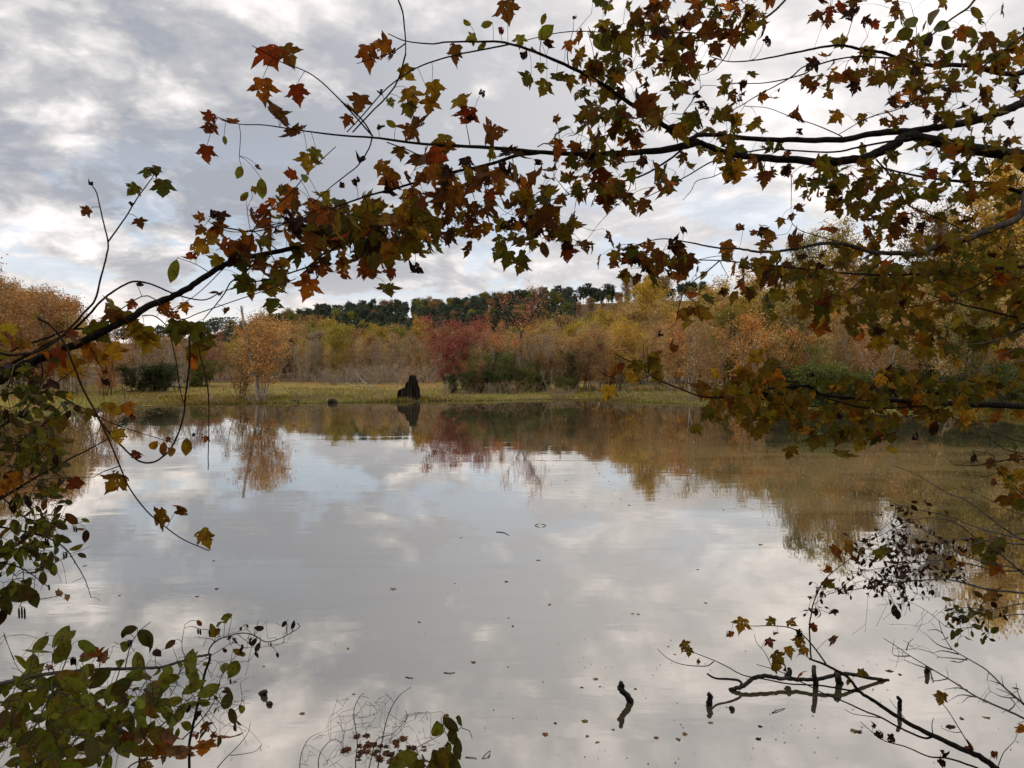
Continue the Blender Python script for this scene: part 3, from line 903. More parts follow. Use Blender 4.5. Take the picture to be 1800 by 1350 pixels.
add_obj('stump_body', tb.mesh('stump_body', M['char'], False), root)
tb = Tubes()
for q in range(16):
    a_ = rng.uniform(0, 6.28)
    b0 = np.array([math.cos(a_) * 13 * s_, math.sin(a_) * 7 * s_, rng.uniform(.15, .6)])
    b1 = b0 + np.array([math.cos(a_) * .35, math.sin(a_) * .3, -b0[2] - .1])
    c_ = catmull([b0, (b0 + b1) / 2 + [0, 0, .06], b1], 3)
    tb.add(c_, np.linspace(.10, .03, len(c_)), 5, .2, rng)
add_obj('roots', tb.mesh('roots', M['char']), root)['kind'] = 'stuff'
plant_tree('brush', 724, 76.5, 3.9, 'orange', 'orange_sapling', 'little orange leaved sapling showing over the black stump', 'sapling', sxy=.55)

tb = Tubes()
for a_, b_, r_ in (((608, 672), (650, 692), .05), ((625, 655), (668, 690), .06), ((648, 662), (640, 645), .03), ((600, 685), (660, 680), .05), ((672, 668), (700, 655), .04)):
    D = 108
    pa = P3(a_[0], a_[1], D); pb = P3(b_[0], b_[1], D - 3)
    pm = (pa + pb) / 2 + rng.normal(0, .25, 3)
    c_ = catmull([pa, pm, pb], 5)
    tb2 = Tubes(); tb2.add(c_ - pb, np.linspace(r_ * .4, r_ * 1.6, len(c_)), 5)
    for q in range(4):
        s0 = c_[int(rng.uniform(.1, .8) * (len(c_) - 1))] - pb
        s1 = s0 + rng.normal(0, .5, 3) + [0, 0, .5]
        tb2.add(catmull([s0, (s0 + s1) / 2 + rng.normal(0, .08, 3), s1], 3), np.linspace(r_ * .4, .008, 7), 3)
    o = add_obj('fallen_branch', tb2.mesh('fallen_branch', M['bark_pale']), None, pb - [0, 0, max(0, pb[2] - gz(pb[0], pb[1]) - .1)])
    tag(o, 'bleached fallen branch lying in the dead brush on the meadow', 'branch', 'bleached fallen branches on the meadow')

for px, py, hh in ((514, 709, .28), (519, 709, .30), (524, 709, .26), (735, 709, .22), (700, 710, .15)):
    D = EYE * FPX / (py - 640)
    x_ = (px - 900) / FPX * D
    tb2 = Tubes(); c_ = np.array([[0, 0, -.4], [.01, 0, hh * .5], [.0, .01, hh]]); tb2.add(c_, [.11, .10, .07], 7, .15, rng)
    o = add_obj('wood_stub', tb2.mesh('wood_stub', M['wet_log']), None, (x_, D, 0))
    tag(o, 'short dark stub of wood poking out of the water before the meadow', 'stub', 'dark stubs along the far waterline')
tb2 = Tubes(); a_ = np.linspace(0, 1, 7)
c_ = np.stack([(a_ - .5) * 1.0, 0 * a_, -.05 + .28 * np.sin(a_ * math.pi)], -1)
tb2.add(c_, .06 + .14 * np.sin(a_ * math.pi), 8, .2, rng)
o = add_obj('root_clod', tb2.mesh('root_clod', M['wet_log']), None, ((584 - 900) / FPX * 69, 69, 0.02))
tag(o, 'dark humped clod at the waterline left of the stump', 'clod')

# ------------------------------------------------------------------ meadow grass (uncountable)
rng = np.random.default_rng(8)
N = 90000
tt = rng.uniform(-.78, .78, N)
sh = np.interp(900 + FPX * tt, [p for p, _ in SHORE], [y for _, y in SHORE])
yy = sh + rng.exponential(16, N) * rng.uniform(.02, 1, N) ** 1.3 - .8
xx = tt * yy
dd = lake_dist(xx, yy)
ok = (dd > -.12) & (yy < 150)
xx, yy, dd = xx[ok], yy[ok], dd[ok]
zz_ = ground(xx, yy)
n = len(xx)
h = rng.uniform(.07, .24, n) * (.8 + .7 * ss(dd, 1, 8) + .9 * np.clip(vnoise(xx * 1.3, yy * .9, 9), 0, 1) * ss(dd, 2.5, 0)) * (1 + .6 * vnoise(xx * .4, yy * .3, 3))
a = rng.uniform(0, 6.28, n)
wd = rng.uniform(.02, .05, n)
base = np.stack([xx, yy, zz_], -1)
sv = np.stack([np.cos(a) * wd, np.sin(a) * wd, 0 * a], -1)
tp = base + np.stack([rng.normal(0, .06, n), rng.normal(0, .06, n), h], -1)
Vg = np.stack([base - sv, base + sv, tp], 1).reshape(-1, 3)
me = mesh_raw('grass', Vg, np.arange(3 * n).reshape(-1, 3), M['far_leaf'])
at = me.attributes.new('tint', 'FLOAT', 'FACE')
at.data.foreach_set('value', np.clip(rng.normal(.5, .26, n) + .3 * vnoise(xx * .35, yy * .22, 7), 0, 1).astype(np.float32))
o = add_obj('grass', me); o.color = (.215, .180, .040, 1)
tag(o, 'green yellow grass along the far shore', 'grass', None, 'stuff')
# ------------------------------------------------------------------ near leaves
LC = {
    'red': (0.224, 0.039, 0.012), 'rust': (0.327, 0.099, 0.013), 'orange': (0.482, 0.172, 0.017), 'brown': (0.163, 0.067, 0.015),
    'dark': (0.015, 0.010, 0.009), 'olive': (0.206, 0.159, 0.015), 'green': (0.103, 0.120, 0.014), 'yellow': (0.473, 0.310, 0.026), 'ochre': (0.344, 0.185, 0.015),
    'lime': (0.232, 0.241, 0.026), 'alder': (0.19, 0.225, 0.025), 'alder_dark': (0.073, 0.090, 0.017), 'straw': (0.361, 0.224, 0.103), 'pinkish': (0.361, 0.163, 0.095),
}
HALF = [(0.03, -.02), (.16, -.07), (.33, -.05), (.44, .05), (.35, .13), (.40, .21), (.52, .27), (.58, .36), (.80, .52), (.62, .50), (.54, .56), (.42, .50),
        (.27, .49), (.30, .60), (.36, .70), (.27, .72), (.20, .84), (.09, .96), (0, 1.20)]


def maple_leaf(seed, cup=.2, bend=.2, twist=.1, fold=.15):
    rng = np.random.default_rng(seed)
    deep = rng.uniform(.75, 1.1)
    w_ = rng.uniform(.82, 1.05)
    right, left = [], []
    for side, dst in ((1, right), (-1, left)):
        for x, y in HALF:
            f = deep if (x > .5 or y > .8) else 1
            xx_ = x * w_ * (1 + rng.uniform(-.07, .07)) + rng.uniform(-.02, .02) * (x > .1)
            yy_ = y * (1 + rng.uniform(-.04, .04)) + rng.uniform(-.02, .02)
            if x > .5:
                xx_ *= f
            dst.append([side * xx_, yy_])
    ring = right + left[::-1][1:]
    P = np.array(ring)
    n = len(P)
    inner = P * [.45, .5] + [0, .20]
    pts = np.vstack([[[0, .36]], inner[::3], P])
    # centre fan to a sparse inner ring, inner ring to the outline
    ni = len(inner[::3])
    F = [(0, 1 + i_, 1 + (i_ + 1) % ni) for i_ in range(ni)]
    for i_ in range(n):
        j_ = (i_ + 1) % n
        ci = 1 + min(i_ // 3, ni - 1)
        cj = 1 + (min(j_ // 3, ni - 1) if j_ else 0)
        F.append((1 + ni + i_, 1 + ni + j_, ci))
        if ci != cj:
            F.append((ci, 1 + ni + j_, cj))
    x, y = pts[:, 0], pts[:, 1]
    z = -cup * x * x * 1.6 + fold * np.abs(x) + rng.normal(0, .018, len(x)) + .05 * np.sin(x * 9 + seed) * np.abs(x)
    y2 = y.copy()
    if bend:
        th = bend * np.maximum(y, 0) * 1.5
        z = z * np.cos(th) - np.sin(th) * y * .6
        y2 = y * np.cos(th * .75)
    x2 = x * np.cos(twist * y) - z * np.sin(twist * y)
    z2 = x * np.sin(twist * y) + z * np.cos(twist * y)
    if abs(fold) > .6:
        x2 = x2 * .55
    return np.stack([x2, y2, z2], -1), np.array(F)


def ovate_leaf(seed, fold=.25, bend=.2, width=.34):
    rng = np.random.default_rng(seed)
    ys = np.array([0, .10, .24, .40, .56, .70, .82, .92, 1.0])
    ws = width * np.array([.05, .50, .82, .98, 1.0, .88, .60, .28, .01])
    P = [[0, y_, 0] for y_ in ys]
    for sgn in (1, -1):
        for y_, w_ in zip(ys, ws):
            ww = w_ * (1 + rng.uniform(-.05, .05))
            P.append([sgn * ww, y_ + rng.uniform(-.01, .01), fold * ww + rng.normal(0, .006)])
    P = np.array(P)
    th = bend * P[:, 1]
    P[:, 2] = P[:, 2] - np.sin(th) * P[:, 1] * .7
    P[:, 1] = P[:, 1] * np.cos(th * .6)
    m_ = len(ys); F = []
    for i_ in range(m_ - 1):
        F += [(i_, m_ + i_, m_ + i_ + 1), (i_, m_ + i_ + 1, i_ + 1), (i_, i_ + 1, 2 * m_ + i_ + 1), (i_, 2 * m_ + i_ + 1, 2 * m_ + i_)]
    return P, np.array(F)


KIND = {
    'maple': [maple_leaf(s, c, b, t_, f) for s, c, b, t_, f in ((1, .25, .2, .1, .10), (2, .1, .35, -.2, .05), (3, .5, .3, .3, .2), (4, .0, .1, .0, .25),
              (5, .4, .7, .4, -.1), (6, .3, .5, -.5, .3), (7, .2, .15, .2, .0), (8, -.3, .4, -.1, .15))],
    'curled': [maple_leaf(s, c, b, t_, f) for s, c, b, t_, f in ((11, 1.3, 1.2, 1.2, .7), (12, 1.0, 1.5, -1.4, .9), (13, .8, .9, 1.8, .8))],
    'oval': [ovate_leaf(s, f, b, w_) for s, f, b, w_ in ((21, .25, .25, .26), (22, .12, .5, .24), (23, .45, .1, .25), (24, .3, -.3, .21), (25, .08, .15, .28))],
    'tiny': [ovate_leaf(s, f, b, w_) for s, f, b, w_ in ((31, .3, .4, .26), (32, .6, .7, .22))],
}
LEAF_MESH = {}
for key, vs in KIND.items():
    LEAF_MESH[key] = [mesh_raw('leaf', v_, f_, M['alder'] if key in ('oval', 'tiny') else M['maple'], True) for v_, f_ in vs]


class Plant:
    """a shrub, tree or vine whose stems are drawn as polylines; twigs and leaves are hung on them"""

    def __init__(s, name, label, cat, seed, depth, base, bark='bark_near', leaf=.080, group=None, most=300):
        s.rng = np.random.default_rng(seed)
        s.depth_x = [a_ for a_, _ in depth]; s.depth_d = [b_ for _, b_ in depth]
        s.base = np.array(base, float)
        s.root = empty(name, base, label, cat, group)
        s.bark = bark
        s.nodes = []
        s.tw = Tubes()
        s.leaves = []
        s.leaf = leaf
        s.most = most

    def d(s, px):
        return float(np.interp(px, s.depth_x, s.depth_d))

    def pt(s, p):
        return P3(p[0], p[1], (p[2] if len(p) > 2 else s.d(p[0])))

    def limb(s, pts, w0, w1, name='limb', dd=0.0, sides=8, n=5, wob=.006, ground_end=None, bark=None):
        """pts: pixels (first is the thick end); w0, w1: thickness in photo pixels"""
        P = np.array([P3(p[0], p[1], (p[2] if len(p) > 2 else s.d(p[0]) + dd)) for p in pts])
        dist = np.array([p[2] if len(p) > 2 else s.d(p[0]) + dd for p in pts])
        seg = np.r_[0, np.cumsum(np.linalg.norm(np.diff(P, axis=0), axis=1))]
        u = seg / seg[-1]
        wpx = w0 + (w1 - w0) * u ** .9
        rad = wpx * dist / FPX * .5
        C = catmull(P, n)
        uu = np.linspace(0, len(P) - 1, len(C))
        rr = np.interp(uu, np.arange(len(P)), rad)
        C = C + s.rng.normal(0, 1, C.shape) * rr[:, None] * .10
        if ground_end is not None:
            # carry the thick end on down or outwards to where it is rooted
            G = np.array(ground_end, float)
            a0 = C[0]
            T = (C[0] - C[1]) / (np.linalg.norm(C[0] - C[1]) + 1e-9)
            L = np.linalg.norm(G - a0)
            ext = catmull([G, G * .6 + a0 * .4 + T * L * .22, a0 + T * L * .12, a0], 4)[:-1]
            C = np.vstack([ext, C]); rr = np.r_[np.linspace(rr[0] * 1.25, rr[0] * 1.01, len(ext)), rr]
        tb = Tubes()
        tb.add(C - s.base, rr, sides, .07, s.rng)
        me = tb.mesh(name, M[bark or s.bark])
        add_obj(name, me, s.root)
        for c_, r_ in zip(C, rr):
            s.nodes.append((c_[0], c_[1], c_[2], r_))
        return C

    def near(s, p, minr=0.0):
        N = np.array(s.nodes)
        d_ = np.linalg.norm(N[:, :3] - p, axis=1)
        i_ = int(np.argmin(d_))
        return N[i_], d_[i_]

    def twig(s, tgt, r0=None, r1=.0011, sag=.04, sides=4):
        n_, L = s.near(tgt)
        a_ = n_[:3]
        if L < .004:
            return
        r0 = min(n_[3] * .7, r0 or (.0014 + L * .006))
        perp = s.rng.normal(0, 1, 3) * L * .06
        k1 = a_ * .67 + tgt * .33 + perp + [0, 0, L * sag * s.rng.uniform(-.3, 1)]
        k2 = a_ * .33 + tgt * .67 + perp * .6 + [0, 0, L * sag * s.rng.uniform(-.3, 1)]
        C = catmull([a_, k1, k2, tgt], 3)
        rr = np.linspace(r0, r1, len(C))
        s.tw.add(C - s.base, rr, sides)
        for c_, r_ in zip(C[2:], rr[2:]):
            s.nodes.append((c_[0], c_[1], c_[2], r_))

    def put(s, centre, size, colour, kind='maple', face=.5, hang=1.0, petiole=True, stem=.03, jitter=.16):
        rng = s.rng
        if kind in ('maple', 'curled'):
            size = size * .74
        nd = None
        if petiole and s.nodes:
            nd, L = s.near(centre)
            if L > size * 1.9 + .02:
                # a twiglet towards it first, so that the leaf stalk stays short
                s.twig(nd[:3] + (centre - nd[:3]) * (1 - (size * 1.1) / L))
                nd, L = s.near(centre)
            out_ = (centre - nd[:3]) / (L + 1e-6)
        T = np.array([rng.normal(0, .38), rng.normal(0, .38), -hang * .8 + rng.normal(0, .28)])
        if nd is not None:
            T = T + out_ * min(1.0, L / (size * .6)) * .8
        T /= np.linalg.norm(T)
        view = centre - np.array([0, 0, EYE]); view /= np.linalg.norm(view)
        N_ = rng.normal(0, 1, 3) * (1 - face) + view * face * (1 if rng.uniform() < .5 else -1) * 1.3
        N_ = N_ - T * N_.dot(T)
        N_ /= np.linalg.norm(N_) + 1e-9
        Xa = np.cross(T, N_)
        base = centre - T * size * .45
        if nd is not None:
            L = np.linalg.norm(base - nd[:3])
            if L > .002:
                midp = nd[:3] * .5 + base * .5 + np.array([0, 0, L * .12]) + rng.normal(0, .03, 3) * L
                C = catmull([nd[:3], midp, base, base + T * size * .05], 3)
                s.tw.add(C - s.base, np.linspace(.0010, .0007, len(C)), 3)
        c = np.array(LC[colour]) * (1 + rng.uniform(-jitter, jitter)) * (1 + rng.normal(0, .07, 3))
        kinds = KIND[kind]
        s.leaves.append((base, Xa, T, N_, size, np.clip(c, 0, 1), kind, int(rng.integers(len(kinds))), float(rng.uniform())))

    def leaf_at(s, px, py, spx, colour, kind='maple', face=.8, dd=0.0, **kw):
        d_ = s.d(px) + dd
        s.put(P3(px, py, d_), spx * d_ / FPX * (1.0 if kind != 'oval' else 1.15), colour, kind, face, **kw)

    def leaves_at(s, rows):
        for r_ in rows:
            s.leaf_at(*r_)

    def blob(s, cx, cy, rx, ry, n, pal, kind='maple', spread=.30, dd=0.0, size=None, face=.45, per=4, hang=1.0, curled=.10):
        """n leaves on twigs round an ellipse in the photo, spread in real depth"""
        rng = s.rng
        nt = max(1, int(n / per))
        cs = []
        for _ in range(nt):
            a_ = rng.uniform(0, 6.283); q = math.sqrt(rng.uniform(0, 1))
            px = cx + math.cos(a_) * q * rx; py = cy + math.sin(a_) * q * ry
            cs.append(P3(px, py, s.d(px) + dd + rng.normal(0, spread * .5)))
        cs.sort(key=lambda c_: s.near(c_)[1])
        for c_ in cs:
            s.twig(c_)
        names = [p_[0] for p_ in pal]; wt = np.array([p_[1] for p_ in pal], float); wt /= wt.sum()
        sz = size or s.leaf
        for i_ in range(n):
            c_ = cs[i_ % nt] + rng.normal(0, 1, 3) * [sz * .75, sz * .8, sz * .6] + [0, 0, -sz * .25]
            kd = kind
            if kind == 'maple' and rng.uniform() < curled:
                kd = 'curled'
            s.put(c_, sz * float(np.clip(rng.lognormal(0, .22), .5, 1.5)), names[rng.choice(len(names), p=wt)] if kd != 'curled' or rng.uniform() < .5 else 'dark',
                  kd, face, hang, stem=sz * .4)

    def finish(s, joined_mat=None):
        if s.tw.V:
            o = add_obj('twigs', s.tw.mesh('twigs', M[s.bark]), s.root)
            o['kind'] = 'stuff'
        order = sorted(range(len(s.leaves)), key=lambda i_: -s.leaves[i_][4])
        for r_, i_ in enumerate(order[:s.most]):
            base, Xa, T, N_, size, c, kind, v, rn = s.leaves[i_]
            o = bpy.data.objects.new('leaf', LEAF_MESH[kind][v])
            COL.objects.link(o)
            o.parent = s.root
            mw = Matrix(((Xa[0] * size, T[0] * size, N_[0] * size, base[0] - s.base[0]),
                         (Xa[1] * size, T[1] * size, N_[1] * size, base[1] - s.base[1]),
                         (Xa[2] * size, T[2] * size, N_[2] * size, base[2] - s.base[2]), (0, 0, 0, 1)))
            o.matrix_basis = mw
            o.color = (*[float(q) for q in c], 1)
        rest = order[s.most:]
        if rest:
            for fam in (('maple', 'curled'), ('oval', 'tiny')):
                Vv, Ff, cc, uv, rr, nn = [], [], [], [], [], 0
                for i_ in rest:
                    base, Xa, T, N_, size, c, kind, v, rn = s.leaves[i_]
                    if kind not in fam:
                        continue
                    v_, f_ = KIND[kind][v]
                    W = base - s.base + size * (v_[:, :1] * Xa + v_[:, 1:2] * T + v_[:, 2:] * N_)
                    Vv.append(W); Ff.append(f_ + nn); nn += len(v_)
                    cc.append(np.tile(np.r_[c, 1], (len(v_), 1))); uv.append(v_); rr.append(np.full(len(v_), rn))
                if not Vv:
                    continue
                me = mesh_raw('leaves', np.vstack(Vv), np.vstack(Ff), M['maple_mass' if fam[0] == 'maple' else 'alder_mass'], True)
                a1 = me.attributes.new('leafcol', 'FLOAT_COLOR', 'POINT'); a1.data.foreach_set('color', np.vstack(cc).astype(np.float32).ravel())
                a2 = me.attributes.new('leafuv', 'FLOAT_VECTOR', 'POINT'); a2.data.foreach_set('vector', np.vstack(uv).astype(np.float32).ravel())
                a3 = me.attributes.new('leafrnd', 'FLOAT', 'POINT'); a3.data.foreach_set('value', np.concatenate(rr).astype(np.float32))
                o = add_obj('leaves', me, s.root); o['kind'] = 'stuff'


FALL = [('brown', 3.4), ('rust', 1.8), ('olive', 4), ('ochre', 2.6), ('red', .5), ('dark', 1.2), ('green', 1.2), ('orange', .3)]
RUSTY = [('brown', 4), ('rust', 2.6), ('red', .9), ('ochre', 2.4), ('olive', 1.6), ('dark', 1), ('orange', .2)]
MIXG = [('olive', 4), ('ochre', 2.2), ('brown', 2), ('green', 2.2), ('rust', 1.2), ('dark', .8)]
GREENY = [('olive', 6), ('green', 3.6), ('ochre', 1), ('brown', .5), ('rust', .3), ('yellow', .5)]
GOLD = [('olive', 7), ('ochre', 1.8), ('green', 2.2), ('yellow', 1.5), ('orange', .5), ('brown', .3)]

# ================= big maple reaching in from the right, above
A = Plant('maple_tree', 'large red maple reaching in from the upper right, dark heavy limb across the sky', 'tree', 101,
          [(-100, 1.9), (380, 2.15), (600, 2.4), (900, 2.8), (1300, 3.5), (1800, 4.2), (2000, 4.5)], (3.9, 3.9, gz(3.9, 3.9)), leaf=.078)
# trunk just outside the frame
trunk = [(3.9, 3.9, gz(3.9, 3.9) - .2), (3.95, 3.95, 2.2), (4.0, 4.05, 3.4), (4.05, 4.1, 4.6), (4.1, 4.2, 6.2), (4.0, 4.4, 8.5)]
tb = Tubes(); c_ = catmull(trunk, 5); tb.add(c_ - A.base, np.linspace(.17, .06, len(c_)), 12, .05, A.rng)
add_obj('trunk', tb.mesh('trunk', M['bark_near']), A.root)
J1 = (4.05, 4.1, 4.55)
A.limb([(1800, 276), (1767, 271), (1700, 259), (1650, 250), (1600, 239), (1573, 253), (1540, 270), (1500, 281), (1450, 284), (1367, 279), (1300, 273), (1260, 263), (1227, 250),
        (1200, 242), (1167, 220), (1133, 197), (1100, 177), (1067, 153), (1033, 133), (1000, 117), (950, 95), (900, 78), (867, 73), (787, 74), (760, 77), (713, 72), (682, 59)],
       23, 1.6, ground_end=J1, sides=10)
A.limb([(1227, 250), (1200, 258), (1133, 267), (1067, 270), (1000, 270), (933, 266), (867, 260), (800, 256), (733, 252), (667, 243), (600, 238), (533, 230), (467, 220), (420, 218), (383, 206)], 13, 1.3)
A.limb([(960, 267), (910, 273), (867, 287), (833, 295), (790, 304), (750, 315), (700, 330), (650, 343), (600, 360), (560, 375), (517, 388), (467, 397), (433, 407), (400, 406), (370, 392)], 7, 1.2, dd=.03)
A.limb([(1800, 180), (1767, 193), (1733, 207), (1700, 215), (1650, 223), (1600, 230), (1533, 235), (1483, 245), (1400, 246), (1333, 245), (1267, 238), (1233, 237), (1205, 247)], 15, 7, dd=.06,
       ground_end=(4.05, 4.15, 4.8), sides=10)
A.limb([(1600, 243), (1567, 248), (1517, 257), (1467, 267), (1400, 265), (1350, 262), (1300, 270)], 4, 2.5, dd=-.05)
A.limb([(1800, 127), (1767, 130), (1700, 115), (1633, 115), (1583, 103), (1550, 92), (1517, 88), (1483, 80), (1450, 82), (1400, 92), (1360, 100), (1317, 107), (1280, 108), (1250, 100)], 10, 1.5, dd=.2,
       ground_end=(4.08, 4.2, 5.2))
A.limb([(1563, 102), (1500, 100), (1440, 113), (1413, 130), (1350, 145), (1283, 147)], 3.5, 1.5, dd=.15)
A.limb([(1440, 113), (1413, 117), (1387, 138), (1333, 167), (1300, 187), (1267, 203)], 2.8, 1.2, dd=.1)
A.limb([(1400, -25), (1380, 0), (1360, 20), (1327, 43), (1290, 60), (1243, 60), (1200, 57), (1150, 62), (1090, 60), (1033, 55), (980, 58), (920, 72)], 4, 1.4, dd=.25)
A.limb([(1290, 60), (1280, 90), (1267, 110), (1247, 127), (1225, 133)], 2.2, 1, dd=.25)
A.limb([(1800, 60), (1767, 87), (1733, 113), (1693, 143), (1640, 157), (1583, 190), (1527, 207), (1473, 237)], 3.5, 1.4, dd=-.1, ground_end=(4.1, 4.2, 5.5))
A.limb([(1713, 0), (1700, 15), (1673, 33), (1640, 60), (1600, 82)], 4, 2, dd=.1, ground_end=(4.0, 4.4, 8.0))
A.limb([(1540, 280), (1560, 303), (1577, 327), (1593, 357), (1617, 370), (1647, 383), (1700, 407), (1750, 430), (1773, 447)], 3.2, 1.6, dd=-.05)
A.limb([(1800, 340), (1773, 332), (1733, 323), (1667, 317), (1600, 307), (1553, 295)], 8, 3, dd=.1, ground_end=(4.0, 4.0, 4.0))
A.limb([(1767, 285), (1733, 313), (1700, 340), (1667, 367), (1640, 385)], 2.6, 1.4, dd=-.08)
A.limb([(700, 0), (708, 22), (711, 50), (713, 72), (713, 95)], 3, 2, dd=.02)
A.limb([(713, 76), (690, 92), (660, 102), (627, 112)], 2.5, 1.2)
A.limb([(713, 95), (700, 140), (680, 170), (655, 195), (620, 232)], 3, 2.6, dd=.02)
A.limb([(600, 178), (620, 195), (640, 215), (655, 239)], 3, 2.5, dd=-.02)
A.limb([(655, 239), (600, 178), (560, 140), (530, 122), (500, 112), (470, 95), (443, 80)], 3, 1.4, dd=-.02)
A.limb([(895, 78), (860, 85), (800, 97), (750, 112), (713, 130), (675, 160), (640, 200), (610, 232)], 3.2, 2.0, dd=-.04)
A.limb([(655, 240), (648, 262), (630, 290), (612, 305), (580, 330), (550, 358)], 2.6, 1.6, dd=.0)
A.limb([(680, 250), (720, 265), (760, 285), (787, 305)], 2.2, 2.2, dd=.0)
A.limb([(790, 304), (783, 330), (760, 352), (733, 362)], 4, 2.6, dd=-.03, bark='bark_grey')
A.limb([(945, 258), (960, 252), (985, 262), (1040, 262)], 2, 1.2, dd=-.06, bark='bark_grey')
A.limb([(1045, 275), (1090, 285), (1130, 282)], 2, 1.4, dd=-.06, bark='bark_grey')
A.limb([(1200, 262), (1170, 285), (1130, 308), (1090, 320), (1040, 330), (990, 345), (930, 365)], 4, 1.8, dd=.08)
A.limb([(1290, 275), (1250, 285), (1215, 305), (1180, 325), (1140, 345)], 3, 1.5, dd=.05)
A.limb([(1235, 240), (1215, 225), (1200, 205), (1215, 180), (1235, 150)], 2.4, 1.4, dd=.1)
A.limb([(1480, 240), (1440, 222), (1390, 205), (1350, 190), (1310, 187)], 2.2, 1.1, dd=-.1)
A.limb([(1350, 280), (1290, 293), (1255, 310), (1225, 318), (1215, 335), (1200, 352)], 2.4, 1, dd=-.05)
A.leaves_at([
    (474, 96, 66, 'red'), (507, 98, 52, 'brown'), (462, 158, 54, 'rust', 'maple', .6), (523, 165, 44, 'red', 'maple', .6), (486, 188, 56, 'brown'), (492, 214, 56, 'brown'), (520, 238, 48, 'brown'),
    (366, 208, 36, 'red'), (368, 228, 36, 'red'), (408, 219, 34, 'rust', 'maple', .5), (362, 270, 42, 'red', 'maple', .7), (395, 246, 14, 'lime', 'oval', .5), (421, 302, 22, 'lime', 'oval'), (455, 298, 24, 'brown', 'curled'),
    (460, 330, 32, 'lime', 'oval', .5), (553, 272, 34, 'lime'), (540, 285, 46, 'ochre'), (509, 307, 36, 'red', 'maple', .5), (535, 313, 26, 'lime', 'oval'), (520, 338, 26, 'brown', 'curled'),
    (648, 98, 58, 'rust'), (672, 80, 44, 'rust'), (690, 98, 34, 'brown', 'maple', .5), (715, 130, 42, 'ochre'), (798, 96, 48, 'brown', 'maple', .5), (632, 180, 46, 'brown'), (617, 198, 36, 'ochre'), (610, 212, 28, 'brown'),
    (675, 164, 26, 'dark', 'curled'), (688, 181, 24, 'lime'), (723, 170, 46, 'ochre'), (765, 160, 48, 'ochre'), (755, 185, 40, 'ochre'), (720, 195, 44, 'olive'), (812, 180, 46, 'olive'), (822, 203, 48, 'red'),
    (832, 215, 40, 'dark', 'curled'), (866, 234, 56, 'brown', 'maple', .9), (845, 170, 30, 'dark', 'curled'), (672, 226, 28, 'dark', 'curled'), (687, 217, 24, 'lime', 'oval'), (722, 232, 50, 'brown'), (730, 215, 44, 'brown'),
    (783, 252, 48, 'olive'), (783, 265, 40, 'rust'), (705, 268, 30, 'ochre'), (675, 296, 42, 'ochre'), (702, 270, 34, 'ochre'), (640, 288, 38, 'dark', 'curled'), (632, 325, 36, 'dark', 'curled'), (600, 330, 26, 'dark', 'curled'),
    (735, 285, 48, 'brown'), (765, 292, 44, 'rust'), (893, 20, 52, 'brown', 'maple', .6), (880, 56, 26, 'red', 'curled'), (822, 43, 20, 'lime', 'oval'), (855, 43, 22, 'lime', 'oval'), (828, 68, 26, 'lime'),
    (848, 80, 20, 'lime', 'oval'), (958, 58, 34, 'lime', 'oval', .9), (962, 75, 36, 'dark', 'curled'), (920, 105, 34, 'dark', 'curled'), (915, 72, 28, 'lime'), (938, 92, 28, 'olive'), (1060, 76, 46, 'lime', 'oval', .9),
    (925, 142, 40, 'green'), (955, 155, 40, 'olive'), (981, 142, 40, 'green'), (950, 120, 26, 'olive'), (1000, 80, 26, 'rust'), (1022, 92, 26, 'ochre'), (1010, 35, 20, 'brown', 'curled'), (955, 34, 18, 'lime', 'oval'),
    (1057, 5, 40, 'green'), (1215, 95, 26, 'dark', 'curled'), (1165, 112, 34, 'dark', 'curled'), (1257, 88, 36, 'brown'), (1250, 113, 26, 'brown'), (1247, 55, 46, 'brown'), (1320, 48, 46, 'olive'), (1350, 48, 44, 'brown'),
    (1353, 75, 34, 'dark', 'curled'), (1458, 22, 46, 'red', 'maple', .8), (1310, 150, 30, 'dark', 'curled'), (1393, 207, 50, 'brown', 'curled', .7), (1412, 232, 30, 'dark', 'curled'), (1514, 211, 30, 'ochre'),
    (1469, 206, 32, 'ochre'), (1278, 305, 44, 'ochre'), (1380, 305, 34, 'dark', 'curled'), (1420, 145, 36, 'brown'), (1432, 155, 34, 'red'), (1457, 166, 24, 'ochre'), (1341, 170, 26, 'rust'), (1361, 175, 16, 'brown'),
    (1372, 160, 16, 'brown', 'curled'), (1305, 163, 22, 'brown'), (1322, 132, 24, 'olive'), (1232, 165, 36, 'dark', 'curled'), (1242, 185, 38, 'dark', 'curled'), (1543, 140, 40, 'olive'), (640, 480, 34, 'rust'), (655, 482, 34, 'rust'),
    (855, 402, 32, 'ochre'), (956, 440, 34, 'brown', 'oval'), (996, 418, 30, 'rust', 'oval'), (1143, 340, 40, 'rust', 'maple', .8), (1168, 330, 40, 'rust', 'maple', .8), (1132, 362, 36, 'brown'), (1075, 350, 46, 'brown', 'maple', .8),
    (980, 210, 22, 'brown'), (1392, 382, 20, 'brown'), (1405, 367, 22, 'brown'), (1372, 390, 24, 'olive'), (1640, 30, 46, 'green', 'oval', .9), (1620, 45, 40, 'green', 'oval', .9), (1655, 50, 44, 'green', 'oval', .9),
    (1600, 38, 36, 'green', 'oval', .9), (1590, 60, 36, 'green', 'oval', .9), (1630, 70, 40, 'dark', 'oval', .9), (1705, 56, 32, 'green', 'oval', .9), (1715, 22, 30, 'olive', 'oval', .5), (1655, 45, 30, 'green', 'oval'),
    (1605, 95, 34, 'green', 'oval', .9), (1665, 75, 34, 'green', 'oval', .9), (1690, 60, 36, 'rust'), (1735, 75, 44, 'brown'), (1792, 82, 44, 'olive'), (1665, 105, 36, 'green', 'oval', .8), (1675, 135, 36, 'green', 'oval', .8)])
